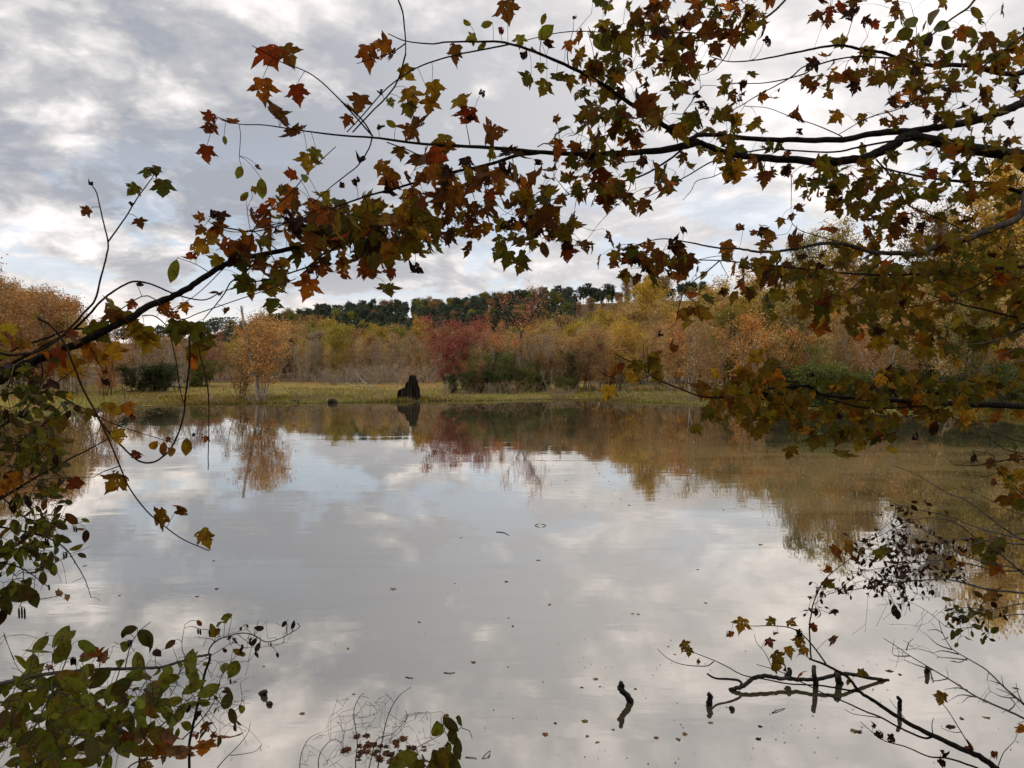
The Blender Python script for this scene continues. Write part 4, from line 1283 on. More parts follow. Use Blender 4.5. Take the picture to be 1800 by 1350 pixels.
for args in (
        (760, 325, 95, 36, 24, RUSTY), (700, 378, 115, 48, 46, MIXG), (620, 395, 75, 52, 26, FALL), (865, 322, 100, 46, 38, RUSTY), (945, 340, 80, 48, 32, MIXG), (930, 390, 45, 40, 18, [('green', 4), ('dark', 2), ('olive', 2)]),
        (960, 400, 35, 30, 10, FALL), (1060, 310, 90, 40, 36, FALL), (1110, 340, 45, 25, 8, RUSTY), (830, 370, 50, 30, 16, RUSTY), (1085, 165, 80, 65, 52, MIXG), (1060, 230, 60, 28, 26, MIXG), (1150, 110, 70, 60, 34, FALL),
        (1140, 215, 60, 30, 22, FALL), (1150, 40, 90, 45, 46, FALL), (1240, 35, 60, 45, 32, FALL), (1080, 60, 55, 40, 22, MIXG), (1320, 22, 60, 30, 20, FALL), (1480, 5, 70, 14, 16, [('red', 3), ('brown', 3), ('dark', 2)]),
        (1570, 12, 55, 14, 10, FALL), (1290, 130, 50, 40, 8, FALL), (1240, 212, 55, 14, 12, GREENY), (1290, 222, 40, 20, 14, GREENY), (1480, 115, 45, 30, 18, FALL), (1550, 130, 45, 40, 20, MIXG), (1620, 130, 70, 45, 34, MIXG),
        (1730, 60, 70, 50, 20, MIXG), (1740, 120, 60, 40, 22, FALL), (1600, 190, 60, 35, 22, RUSTY), (1680, 165, 60, 40, 22, FALL), (1765, 175, 40, 50, 16, MIXG), (1690, 240, 80, 18, 16, GREENY), (1290, 262, 70, 16, 18, MIXG),
        (1200, 285, 35, 20, 6, GREENY), (1355, 300, 35, 18, 8, FALL), (1450, 300, 60, 25, 22, MIXG), (1510, 330, 60, 45, 38, GREENY), (1590, 310, 70, 45, 40, GREENY), (1680, 300, 80, 45, 42, GREENY), (1760, 340, 55, 60, 36, MIXG),
        (1590, 370, 80, 30, 26, FALL), (1680, 380, 60, 30, 16, GREENY), (1770, 240, 40, 40, 14, MIXG), (1490, 370, 30, 22, 8, GREENY), (1620, 410, 18, 14, 3, RUSTY)):
    A.blob(*args)
A.finish()

# ================= limb rising from the lower left
B = Plant('maple_limb', 'red maple limb rising from the left edge and arching up into the sky', 'tree', 202,
          [(-300, 2.5), (0, 2.5), (400, 2.75), (800, 3.0)], (-2.6, 2.4, gz(-2.6, 2.4)), leaf=.078)
B.limb([(-30, 690), (0, 668), (33, 648), (67, 632), (117, 612), (157, 595), (190, 578), (233, 557), (267, 535), (300, 523), (333, 505), (367, 482), (400, 463), (433, 453), (483, 443), (533, 432),
        (573, 422), (617, 408), (650, 397), (700, 380), (740, 365)], 17, 4.5, ground_end=(-2.6, 2.4, gz(-2.6, 2.4) - .1), sides=10)
B.limb([(-10, 655), (43, 627), (93, 600), (123, 583), (150, 560), (177, 530), (200, 512), (233, 495), (267, 500), (307, 517), (347, 527), (367, 525), (385, 515)], 6, 2, dd=.04)
B.limb([(-10, 640), (30, 612), (80, 595), (120, 580), (160, 578), (190, 577)], 4, 3, dd=.06)
B.limb([(560, 462), (540, 470), (500, 483), (467, 492), (435, 497), (412, 505), (395, 512)], 3.2, 1.8, dd=-.05)
B.limb([(620, 415), (590, 435), (567, 448), (540, 470)], 3, 3, dd=-.05)
B.limb([(460, 448), (440, 470), (422, 485), (405, 497), (395, 515), (380, 535), (357, 562)], 3.5, 1.6, dd=-.02)
B.limb([(490, 442), (470, 425), (440, 405), (420, 420), (380, 440)], 2, 1.2, dd=.05)
B.limb([(420, 455), (440, 430), (445, 405), (470, 375), (510, 340), (545, 300), (590, 258)], 2.6, 1.5, dd=-.08)
B.limb([(395, 400), (440, 407), (480, 400), (520, 385), (570, 365)], 2.6, 1.8, dd=-.06)
B.limb([(370, 480), (345, 465), (318, 455), (312, 452)], 1.6, 1, dd=.02)
B.limb([(400, 465), (360, 505), (335, 525), (300, 545)], 1.8, 1.2, dd=.05)
B.limb([(300, 590), (290, 570), (270, 555), (250, 555)], 2, 2)
B.leaves_at([
    (350, 382, 26, 'rust', 'maple', .7), (370, 380, 34, 'dark', 'curled'), (388, 382, 36, 'dark'), (352, 405, 26, 'brown'), (375, 410, 34, 'rust', 'oval', .9), (385, 400, 32, 'rust'), (356, 435, 52, 'ochre', 'maple', .8),
    (335, 450, 34, 'red', 'curled', .8), (428, 430, 60, 'rust', 'maple', .9), (405, 435, 48, 'rust'), (430, 345, 20, 'lime', 'oval', .9), (478, 355, 24, 'rust'), (497, 370, 34, 'orange'), (465, 372, 34, 'red'), (440, 385, 46, 'brown'),
    (380, 460, 36, 'olive'), (425, 470, 48, 'green'), (455, 462, 36, 'olive'), (433, 496, 44, 'green', 'maple', .8), (472, 508, 26, 'rust', 'maple', .9), (495, 496, 28, 'green'), (541, 507, 52, 'orange', 'maple', .95),
    (402, 551, 34, 'brown', 'curled', .9), (305, 475, 38, 'lime', 'oval', .7), (378, 517, 30, 'brown', 'curled', .9), (500, 465, 34, 'ochre'), (565, 475, 44, 'rust', 'maple', .8), (548, 478, 28, 'dark', 'curled'), (605, 468, 42, 'ochre'),
    (555, 440, 48, 'olive', 'maple', .9), (585, 430, 40, 'ochre'), (520, 440, 40, 'olive'), (232, 535, 30, 'red'), (195, 540, 44, 'olive', 'maple', .6), (200, 555, 44, 'brown'), (218, 560, 40, 'olive'), (290, 545, 40, 'rust'),
    (325, 540, 26, 'orange'), (308, 555, 26, 'rust'), (277, 550, 20, 'lime'), (172, 585, 56, 'green', 'maple', .9), (125, 585, 28, 'red'), (250, 592, 56, 'olive'), (262, 602, 50, 'ochre'), (235, 575, 36, 'ochre'), (310, 582, 56, 'green', 'maple', .7),
    (345, 585, 52, 'green', 'maple', .7), (348, 620, 50, 'olive', 'maple', .9), (365, 598, 44, 'green'), (338, 632, 34, 'orange', 'oval'), (325, 575, 40, 'olive'), (160, 621, 46, 'orange', 'maple', .8), (202, 622, 52, 'yellow', 'maple', .9),
    (128, 646, 52, 'ochre', 'maple', .8), (185, 660, 26, 'brown', 'curled'), (188, 677, 30, 'dark', 'curled'), (10, 582, 44, 'yellow', 'oval', .9), (12, 598, 30, 'yellow'), (30, 602, 22, 'olive'), (45, 605, 26, 'ochre'), (4, 622, 22, 'yellow'),
    (60, 560, 34, 'olive', 'curled', .5)])
for args in ((450, 420, 90, 42, 22, RUSTY), (540, 415, 60, 42, 22, MIXG), (610, 400, 62, 42, 22, MIXG), (690, 385, 85, 48, 34, GREENY), (730, 410, 50, 30, 20, GREENY), (640, 440, 50, 25, 14, RUSTY), (560, 385, 50, 30, 16, MIXG),
             (480, 455, 60, 22, 14, GREENY), (60, 600, 50, 25, 6, RUSTY)):
    B.blob(*args)
B.finish()

# ================= grape vine on the left: upright shoots and hanging stems
G = Plant('grape_vine', 'thin vine at the left, shoots upright against the sky, loops hanging over water', 'vine', 303,
          [(-100, 2.0), (0, 2.1), (400, 2.3)], (-1.75, 1.95, gz(-1.75, 1.95)), bark='vine', leaf=.065)
G.limb([(60, 620), (90, 605), (123, 577), (150, 547), (167, 527), (177, 490), (187, 450), (190, 427), (180, 383), (170, 340), (163, 328)], 5, 2, name='shoot', ground_end=(-1.75, 1.95, gz(-1.75, 1.95) - .1))
G.limb([(190, 425), (220, 383), (240, 350), (257, 327), (267, 313), (273, 303)], 3, 1.6, name='shoot')
G.limb([(175, 560), (210, 545), (260, 520), (313, 560), (350, 550), (400, 533), (462, 512), (520, 490)], 2.0, 1.6, name='shoot')
G.limb([(67, 560), (90, 573), (113, 603), (130, 643), (143, 677), (167, 723), (187, 763), (207, 810), (227, 857), (257, 897), (287, 923), (320, 947), (367, 968)], 4.5, 1.8, name='hanging_stem')
G.limb([(333, 590), (333, 637), (328, 683), (325, 705), (323, 730), (310, 770), (293, 797), (267, 813), (240, 808), (213, 783), (197, 767), (167, 727)], 3.6, 3, name='hanging_stem', dd=.02)
G.limb([(300, 593), (310, 637), (315, 677), (322, 707)], 2.2, 1.6, name='hanging_stem', dd=.02)
G.limb([(348, 600), (352, 625), (363, 667), (367, 710), (367, 760), (366, 800), (366, 826)], 3, 1.6, name='hanging_stem')
G.limb([(325, 682), (290, 678), (240, 680), (200, 690)], 1.6, .8, name='hanging_stem')
G.leaves_at([
    (149, 372, 28, 'brown'), (161, 327, 20, 'dark', 'curled', .9), (246, 392, 28, 'brown'), (234, 334, 32, 'green', 'maple', .9), (226, 361, 22, 'dark', 'curled'), (287, 332, 46, 'green', 'maple', 1.0), (259, 303, 34, 'green', 'maple', .6),
    (275, 299, 28, 'green'), (202, 849, 50, 'ochre', 'maple', .9), (277, 911, 52, 'ochre', 'maple', .95), (322, 901, 40, 'brown', 'curled', .9), (361, 945, 48, 'ochre', 'maple', .9), (208, 768, 40, 'yellow', 'maple', .9),
    (196, 718, 38, 'yellow', 'oval', .7), (226, 720, 36, 'orange', 'maple', .8), (235, 735, 22, 'brown', 'curled'), (240, 797, 38, 'red', 'curled', .8), (270, 783, 24, 'ochre', 'oval'), (287, 788, 22, 'rust', 'oval'), (303, 795, 28, 'ochre', 'oval', .9),
    (328, 784, 28, 'ochre', 'oval', .9), (295, 773, 14, 'red'), (362, 772, 16, 'rust'), (130, 853, 40, 'red', 'maple', .6), (18, 846, 50, 'orange', 'maple', .8), (4, 858, 40, 'orange'), (157, 729, 30, 'olive'), (122, 697, 18, 'yellow'),
    (245, 500, 14, 'dark', 'tiny', .7), (340, 765, 10, 'dark')])
G.finish()

# ================= alder at the left edge, dark and dense
I = Plant('alder_tree', 'dense dark alder crowding the left edge above the water, with hanging catkins', 'tree', 404,
          [(-200, 2.2), (0, 2.4), (300, 2.8)], (-2.2, 2.3, gz(-2.2, 2.3)), bark='bark_near', leaf=.041, most=300)
I.limb([(-20, 885), (0, 877), (50, 847), (110, 813), (150, 793), (193, 770)], 5, 1.6, name='branch', ground_end=(-2.2, 2.3, gz(-2.2, 2.3) - .1))
I.limb([(-30, 760), (20, 740), (60, 700), (75, 660), (70, 625)], 4, 2, name='branch', ground_end=(-2.2, 2.3, 2.2))
I.limb([(-30, 800), (20, 785), (60, 760), (100, 720), (130, 690)], 3.5, 1.4, name='branch', ground_end=(-2.2, 2.3, 2.0))
I.limb([(-30, 700), (30, 690), (90, 692), (150, 720), (200, 745), (260, 765), (310, 780)], 3, 1.0, name='branch', ground_end=(-2.2, 2.3, 2.3))
I.limb([(-30, 920), (20, 930), (70, 940), (110, 960), (130, 985), (150, 1020), (160, 1050)], 4, 1, name='branch', ground_end=(-2.2, 2.3, 1.9))
I.limb([(-30, 985), (10, 990), (40, 1000), (70, 1020), (85, 1032)], 3.5, 1.2, name='branch', ground_end=(-2.2, 2.3, 1.8))
I.limb([(-30, 860), (10, 880), (30, 900), (60, 915), (90, 905), (120, 915)], 3, 1.2, name='branch', ground_end=(-2.2, 2.3, 2.0))
I.limb([(-30, 1060), (0, 1050), (40, 1055), (80, 1052), (110, 1045)], 3, 1.0, name='branch', ground_end=(-2.2, 2.3, 1.7))
I.limb([(60, 700), (100, 672), (130, 650), (165, 610)], 2.2, 1.0, name='branch')
ALD = [('alder', 2.5), ('alder_dark', 4.5), ('olive', .8), ('dark', 1.4), ('brown', .15)]
for args in ((35, 680, 60, 45, 42, ALD), (40, 740, 60, 45, 50, ALD), (50, 800, 70, 40, 50, ALD), (30, 850, 50, 35, 26, ALD), (95, 800, 40, 40, 18, ALD), (60, 900, 60, 45, 50, ALD), (35, 940, 50, 35, 34, ALD),
             (100, 915, 28, 30, 12, ALD), (60, 975, 60, 30, 26, ALD), (30, 1020, 50, 25, 16, ALD), (90, 720, 45, 30, 14, ALD), (70, 1030, 30, 14, 5, ALD), (25, 640, 40, 30, 16, ALD)):
    I.blob(*args, kind='oval', spread=.4, hang=.5, per=3)
I.blob(20, 730, 26, 36, 16, [('dark', 1)], kind='curled', spread=.2)
I.leaves_at([(25, 1042, 62, 'alder_dark', 'oval', .9, 0, ), (58, 1050, 34, 'alder_dark', 'oval', .9), (10, 1062, 34, 'alder_dark', 'oval'), (27, 928, 36, 'alder', 'oval', .9), (75, 925, 36, 'alder', 'oval', .95), (45, 805, 44, 'alder', 'oval', .9),
             (125, 912, 26, 'brown', 'oval', .8), (20, 1000, 26, 'alder', 'oval'), (4, 1082, 30, 'dark', 'oval'), (105, 1042, 18, 'straw', 'maple'), (118, 1050, 16, 'straw', 'maple'), (112, 947, 26, 'alder_dark', 'oval')])


def catkins(P_, rows, name='catkin'):
    for px, py, L in rows:
        d_ = P_.d(px)
        top_ = P3(px, py, d_)
        P_.twig(top_)
        Lm = L * d_ / FPX
        tbk = Tubes()
        c0 = np.array([[0, 0, 0], [0, 0, -Lm * .15], [0, .001, -Lm * .5], [.001, 0, -Lm * .9], [0, 0, -Lm]])
        tbk.add(c0, np.array([.0007, .0024, .0028, .0024, .0010]) * 1.1, 5)
        add_obj(name, tbk.mesh(name, M['char']), P_.root, top_ - P_.base)


catkins(I, [(33, 1068, 20), (38, 1066, 22), (43, 1068, 21), (80, 945, 14), (84, 947, 14), (112, 972, 12), (116, 970, 12), (130, 925, 10), (134, 926, 10), (62, 970, 12), (58, 968, 12), (96, 952, 12), (86, 1028, 10)])
for _ in range(130):
    px = I.rng.uniform(-10, 200) * I.rng.uniform(.3, 1); py = I.rng.uniform(640, 1060)
    I.twig(P3(px, py, I.d(px) + I.rng.normal(0, .15)), r1=.0007, sides=3)
I.finish()

# ================= alder at the bottom left
H = Plant('alder_shrub', 'bushy alder with green oval leaves in the lower left, one stem bent down', 'shrub', 505,
          [(-100, 1.85), (0, 1.9), (300, 2.2), (550, 2.7)], (-1.4, 1.5, gz(-1.4, 1.5)), bark='bark_grey', leaf=.050, most=300)
H.limb([(-20, 1206), (0, 1202), (33, 1195), (80, 1185), (117, 1182), (167, 1177), (207, 1176), (260, 1174), (283, 1173), (317, 1163), (345, 1155), (370, 1150)], 8, 4, name='branch', ground_end=(-1.75, 1.6, gz(-1.75, 1.6) - .1))
H.limb([(370, 1150), (367, 1165), (360, 1183), (353, 1217), (345, 1250), (338, 1280), (333, 1310), (333, 1352)], 4.5, 5, name='branch', ground_end=None, bark='bark_near')
H.limb([(366, 1152), (370, 1137), (387, 1123), (423, 1113), (447, 1117), (467, 1128), (493, 1122), (520, 1107), (528, 1100)], 2.6, 1.2, name='branch')
H.limb([(220, 1176), (225, 1150), (232, 1130), (245, 1110), (265, 1093)], 2.2, 1.2, name='branch')
H.limb([(60, 1400), (110, 1330), (150, 1280), (185, 1240), (205, 1195), (215, 1160)], 4.5, 1.6, name='branch', ground_end=(-1.3, 1.5, gz(-1.3, 1.5)))
H.limb([(10, 1400), (40, 1320), (70, 1260), (100, 1200), (120, 1150), (125, 1125)], 4.5, 1.6, name='branch', ground_end=(-1.4, 1.5, gz(-1.4, 1.5)))
H.limb([(170, 1400), (180, 1350), (205, 1290), (250, 1240), (300, 1200), (325, 1170)], 4.5, 1.6, name='branch', ground_end=(-1.1, 1.5, gz(-1.1, 1.5)))
H.limb([(250, 1400), (245, 1350), (250, 1310), (290, 1270), (330, 1240), (390, 1225)], 3.5, 1.3, name='branch', ground_end=(-1.0, 1.5, gz(-1.0, 1.5)))
H.limb([(200, 1400), (230, 1345), (290, 1330), (350, 1312), (380, 1300)], 3.0, 1.2, name='branch', ground_end=(-1.0, 1.5, gz(-1.0, 1.5)))
H.limb([(-20, 1240), (40, 1228), (100, 1226), (160, 1240), (200, 1260)], 3.0, 1.2, name='branch', ground_end=(-1.8, 1.6, gz(-1.8, 1.6)))
H.limb([(320, 1300), (350, 1270), (375, 1235), (385, 1200), (395, 1180), (405, 1165)], 2.4, 1.2, name='branch')
H.limb([(380, 1230), (410, 1250), (425, 1232), (422, 1200)], 1.6, .9, name='branch')
H.limb([(360, 1380), (390, 1340), (415, 1315), (435, 1290), (440, 1270)], 2.4, .8, name='branch', ground_end=(-.9, 1.6, gz(-.9, 1.6)))
H.limb([(405, 1328), (430, 1325), (450, 1320), (460, 1308)], 1.6, .7, name='branch')
H.limb([(330, 1165), (320, 1140), (322, 1115), (325, 1098)], 1.5, .8, name='branch')
ALG = [('alder', 7), ('olive', 1.2), ('alder_dark', 1.6), ('brown', .12)]
H.leaves_at([(108, 1118, 40, 'alder', 'oval', .95), (72, 1132, 32, 'alder', 'oval', .95), (110, 1145, 40, 'alder', 'oval', .8), (150, 1135, 32, 'alder', 'oval', .9), (57, 1167, 34, 'alder', 'oval', .8), (228, 1107, 26, 'alder_dark', 'oval', .9),
             (218, 1112, 16, 'dark', 'oval'), (255, 1120, 38, 'alder_dark', 'oval', .5), (220, 1136, 30, 'alder', 'oval', .9), (300, 1132, 20, 'brown', 'oval'), (113, 1190, 30, 'brown', 'oval', .6), (150, 1182, 40, 'olive', 'oval', .95),
             (243, 1165, 38, 'alder', 'oval', .95), (210, 1165, 26, 'alder', 'oval'), (342, 1193, 36, 'alder', 'oval', .95), (75, 1212, 40, 'alder', 'oval', .9), (130, 1230, 38, 'alder', 'oval', .95), (395, 1172, 24, 'alder', 'oval', .9),
             (412, 1174, 36, 'alder', 'oval', .6), (400, 1230, 34, 'alder_dark', 'oval', .9), (424, 1246, 20, 'alder', 'oval', .8), (408, 1257, 26, 'alder_dark', 'oval'), (385, 1097, 20, 'olive', 'oval', .9), (372, 1103, 22, 'olive', 'oval', .9),
             (395, 1090, 22, 'alder', 'oval', .9), (399, 1084, 18, 'alder', 'oval', .9), (378, 1112, 20, 'olive', 'oval', .9), (350, 1095, 12, 'brown', 'oval'), (455, 1104, 18, 'dark', 'oval', .6), (500, 1096, 14, 'dark', 'tiny'), (515, 1100, 16, 'dark', 'tiny'),
             (523, 1097, 14, 'dark', 'tiny'), (418, 1146, 18, 'olive', 'oval', .9), (428, 1150, 18, 'straw', 'oval'), (447, 1128, 14, 'dark', 'oval'), (453, 1138, 16, 'dark', 'oval'), (275, 1147, 22, 'dark', 'oval'),
             (168, 1146, 30, 'rust'), (182, 1155, 30, 'pinkish'), (150, 1153, 20, 'pinkish'), (88, 1170, 18, 'pinkish'), (290, 1300, 52, 'pinkish'), (298, 1318, 44, 'straw', 'maple', .9), (322, 1328, 44, 'straw', 'maple', .9), (275, 1315, 44, 'orange'),
             (360, 1316, 48, 'orange', 'maple', .9), (400, 1298, 46, 'pinkish', 'maple', .9), (225, 1298, 34, 'rust'), (245, 1298, 30, 'pinkish'), (340, 1300, 30, 'pinkish', 'curled'), (375, 1293, 18, 'rust'), (130, 1347, 40, 'orange'), (362, 1278, 26, 'brown'),
             (265, 1128, 30, 'alder_dark', 'oval', .5), (175, 1150, 18, 'rust'), (255, 1345, 32, 'ochre')])
for args in ((60, 1190, 60, 40, 22, ALG), (70, 1250, 75, 45, 60, ALG), (180, 1220, 70, 40, 46, ALG), (260, 1210, 60, 40, 36, ALG), (110, 1310, 110, 40, 76, ALG), (230, 1290, 60, 40, 34, ALG), (310, 1230, 50, 30, 20, ALG),
             (30, 1330, 50, 30, 30, ALG), (300, 1180, 40, 22, 8, ALG)):
    H.blob(*args, kind='oval', spread=.35, hang=.2, per=3, face=.6)
H.blob(375, 1240, 40, 55, 12, [('alder_dark', 2), ('dark', 2)], kind='oval', size=.03, per=2)
H.blob(430, 1118, 60, 24, 14, [('dark', 2), ('alder_dark', 1)], kind='tiny', size=.022, per=2)
# the fine bare twigs round the leaves
for cx, cy, rx, ry, n_ in ((60, 1140, 70, 40, 20), (240, 1180, 110, 60, 50), (330, 1230, 70, 70, 46), (390, 1150, 60, 40, 26), (460, 1115, 60, 26, 22), (150, 1280, 130, 60, 40), (400, 1300, 60, 40, 14), (400, 1210, 40, 50, 22)):
    for _ in range(n_):
        px = cx + H.rng.uniform(-rx, rx); py = cy + H.rng.uniform(-ry, ry)
        H.twig(P3(px, py, H.d(px) + H.rng.normal(0, .15)), r1=.0008, sides=3)
catkins(H, [(226, 1125, 12), (230, 1124, 12), (128, 1155, 14), (132, 1156, 14), (125, 1157, 13), (348, 1105, 10), (352, 1106, 10), (368, 1108, 9), (405, 1193, 10)])
H.finish()

# ================= bare shrub with one green sprig, bottom centre
K = Plant('bare_shrub', 'leafless fine twigged shrub rising from the bottom edge, left of a green sprig', 'shrub', 606,
          [(500, 2.6), (850, 2.6)], (-.55, 2.1, gz(-.55, 2.1)), bark='vine', leaf=.05)
gK = (-.55, 2.1, gz(-.55, 2.1) - .05)
K.limb([(630, 1390), (625, 1345), (628, 1310), (625, 1280), (622, 1250), (632, 1225), (640, 1219)], 2.6, .9, name='branch', ground_end=gK)
K.limb([(660, 1390), (665, 1345), (672, 1300), (680, 1265), (690, 1240), (705, 1220), (722, 1208)], 2.8, .9, name='branch', ground_end=gK)
K.limb([(640, 1390), (650, 1345), (663, 1300), (690, 1290), (715, 1262), (712, 1248)], 2.2, .8, name='branch', ground_end=gK)
K.limb([(680, 1390), (700, 1340), (740, 1310), (775, 1292), (782, 1278), (780, 1255)], 2.2, .8, name='branch', ground_end=gK)
K.limb([(575, 1390), (560, 1350), (565, 1320), (585, 1300), (600, 1307), (605, 1330)], 2.0, .8, name='branch', ground_end=gK)
K.limb([(535, 1390), (527, 1350), (532, 1318), (545, 1297), (565, 1287)], 2.0, .7, name='branch', ground_end=gK)
for cx, cy, rx, ry, n_ in ((640, 1280, 60, 55, 80), (700, 1300, 60, 50, 70), (590, 1320, 60, 30, 40), (740, 1290, 40, 40, 20), (660, 1240, 40, 25, 18)):
    for _ in range(n_):
        px = cx + K.rng.uniform(-rx, rx); py = cy + K.rng.uniform(-ry, ry)
        K.twig(P3(px, py, K.d(px) + K.rng.normal(0, .12)), r1=.0007, sides=3, sag=0.0)
K.finish()
S = Plant('green_sprig', 'small sprig of broad green leaves at the bottom edge beside the bare shrub', 'plant', 607,
          [(650, 2.1), (850, 2.1)], (-.30, 1.6, gz(-.3, 1.6)), bark='vine', leaf=.06)
S.limb([(735, 1400), (750, 1350), (775, 1320), (790, 1300), (803, 1285), (812, 1278)], 3, 1.2, name='branch', ground_end=(-.30, 1.6, gz(-.3, 1.6) - .05))
S.limb([(812, 1280), (825, 1285), (830, 1298)], 1.4, 1, name='branch')
S.limb([(790, 1300), (782, 1285), (775, 1265)], 1.4, 1, name='branch')
S.leaves_at([(768, 1281, 40, 'alder', 'oval', .95), (791, 1272, 32, 'alder_dark', 'oval', .8), (808, 1267, 24, 'alder_dark', 'oval', .7), (796, 1294, 32, 'alder_dark', 'oval', .9), (788, 1311, 24, 'alder', 'oval', .9), (806, 1310, 28, 'alder_dark', 'oval'),
             (747, 1336, 38, 'alder_dark', 'oval', .95), (770, 1334, 34, 'alder_dark', 'oval', .95), (784, 1334, 46, 'olive', 'oval', .9), (712, 1334, 46, 'alder', 'oval', .9), (700, 1346, 40, 'alder', 'oval', .9), (800, 1346, 40, 'alder_dark', 'oval', .9),
             (730, 1346, 40, 'alder', 'oval', .9), (762, 1348, 40, 'alder', 'oval', .9), (803, 1322, 24, 'alder_dark', 'oval'), (785, 1258, 14, 'straw', 'tiny')])
S.finish()

# ================= middle right maple
Dp = Plant('maple_tree', 'red maple with a smooth grey limb curving in from the right below the heaviest branch', 'tree', 707,
           [(1000, 3.2), (1400, 3.5), (1800, 3.9), (2000, 4.1)], (3.7, 3.3, gz(3.7, 3.3)), bark='bark_near', leaf=.076)
c_ = catmull([(3.7, 3.3, gz(3.7, 3.3) - .2), (3.65, 3.4, 2.4), (3.7, 3.5, 3.6), (3.8, 3.6, 5.5)], 5)
tb = Tubes(); tb.add(c_ - Dp.base, np.linspace(.12, .04, len(c_)), 10, .05, Dp.rng); add_obj('trunk', tb.mesh('trunk', M['bark_grey']), Dp.root)
Dp.limb([(1800, 370), (1783, 387), (1750, 400), (1717, 413), (1693, 422), (1667, 422), (1647, 433), (1613, 445), (1567, 445), (1533, 443), (1500, 433), (1467, 427), (1433, 430), (1400, 437), (1367, 442), (1333, 443), (1300, 437),
         (1257, 435), (1200, 424), (1160, 420), (1120, 430)], 13, 1.4, ground_end=(3.7, 3.5, 3.5), bark='bark_grey')
Dp.limb([(1473, 425), (1427, 412), (1407, 405), (1393, 393), (1390, 380)], 2, 1.2)
Dp.limb([(1800, 468), (1747, 473), (1667, 481), (1600, 482), (1533, 483), (1460, 478), (1400, 471), (1333, 465), (1267, 458), (1200, 457), (1150, 455)], 6, 1.4, dd=-.1, ground_end=(3.68, 3.45, 3.2))
Dp.limb([(1750, 480), (1733, 493), (1700, 510), (1650, 528), (1600, 539), (1550, 535)], 2.8, 1.4, dd=-.12)
Dp.limb([(1570, 447), (1533, 473), (1510, 497), (1487, 513), (1460, 520)], 2.2, 1.4, dd=-.04)
Dp.limb([(1800, 559), (1773, 555), (1733, 545), (1683, 533), (1640, 520)], 5, 2, dd=-.2, ground_end=(3.66, 3.4, 2.9))
Dp.limb([(1800, 575), (1760, 595), (1720, 610), (1660, 640)], 3, 1.2, dd=-.2, ground_end=(3.66, 3.4, 2.8))
Dp.limb([(1265, 458), (1242, 478), (1222, 492), (1204, 511), (1196, 531), (1190, 556), (1188, 567), (1178, 576)], 2.4, 1)
Dp.limb([(1204, 518), (1220, 530), (1228, 548), (1232, 562)], 1.4, .9)
Dp.leaves_at([(1100, 486, 34, 'olive'), (1107, 455, 30, 'red'), (1097, 480, 20, 'olive', 'oval'), (1192, 484, 42, 'rust', 'maple', .9), (1279, 437, 42, 'orange', 'maple', .9), (1297, 400, 30, 'brown', 'curled', .8), (1200, 403, 24, 'dark', 'curled'),
              (1345, 422, 28, 'rust', 'curled'), (1357, 427, 18, 'dark', 'curled'), (1398, 424, 40, 'brown'), (1405, 367, 24, 'brown'), (1373, 390, 26, 'olive'), (1450, 405, 34, 'rust'), (1520, 407, 34, 'rust'), (1467, 402, 24, 'brown'),
              (1345, 490, 38, 'dark', 'curled', .7), (1372, 495, 42, 'brown', 'curled', .7), (1440, 578, 46, 'rust', 'maple', .9), (1447, 528, 34, 'red'), (1446, 540, 24, 'brown', 'curled'), (1218, 520, 34, 'rust'), (1202, 555, 36, 'ochre', 'maple', .8),
              (1237, 553, 44, 'ochre', 'maple', .8), (1213, 548, 24, 'brown'), (1210, 570, 30, 'olive'), (1722, 605, 40, 'orange', 'maple', .9), (1493, 570, 34, 'olive'), (1515, 560, 34, 'green'), (1755, 500, 34, 'orange'), (1700, 500, 34, 'ochre'),
              (1580, 411, 34, 'brown', 'maple', .7), (1185, 620, 38, 'rust', 'curled', .8), (1160, 595, 26, 'dark', 'curled', .7)])
for args in ((1130, 450, 45, 30, 18, MIXG), (1170, 435, 40, 20, 10, FALL), (1190, 480, 40, 22, 8, FALL), (1350, 420, 40, 15, 6, RUSTY), (1330, 460, 60, 20, 14, FALL), (1300, 500, 50, 25, 14, GREENY), (1390, 480, 70, 30, 30, GREENY), (1480, 490, 70, 40, 46, GOLD),
             (1560, 500, 60, 45, 44, GREENY), (1640, 490, 70, 50, 50, GREENY), (1730, 480, 70, 50, 52, GREENY), (1740, 420, 60, 35, 30, GREENY), (1580, 560, 90, 35, 40, GOLD), (1690, 560, 90, 40, 50, GOLD), (1770, 610, 50, 50, 34, GOLD),
             (1640, 600, 60, 25, 16, GOLD), (1540, 440, 60, 25, 16, GOLD), (1440, 540, 40, 25, 8, GOLD), (1660, 440, 60, 20, 16, GREENY), (1780, 540, 40, 60, 26, GREENY)):
    Dp.blob(*args, spread=.45)
Dp.finish()

# ================= low right maple, golden
Cp = Plant('maple_sapling', 'golden green maple branch lying low across the far shoreline from the right', 'tree', 808,
           [(1000, 2.9), (1400, 3.2), (1800, 3.6), (2000, 3.8)], (3.4, 3.0, gz(3.4, 3.0)), leaf=.076)
Cp.limb([(1800, 715), (1767, 713), (1720, 712), (1667, 709), (1617, 706), (1567, 704), (1517, 701), (1467, 697), (1440, 692), (1430, 683), (1413, 678), (1367, 681), (1333, 687), (1300, 695), (1273, 699), (1233, 697), (1200, 685), (1160, 669),
         (1142, 658), (1120, 642), (1098, 631), (1082, 622)], 11, 1.3, ground_end=(3.4, 3.0, gz(3.4, 3.0) - .1))
Cp.limb([(1142, 660), (1124, 668), (1102, 671), (1073, 663), (1058, 655), (1048, 647)], 2, 1)
Cp.limb([(1667, 711), (1613, 714), (1573, 717), (1533, 718), (1500, 713), (1453, 700)], 4, 3, dd=-.03)
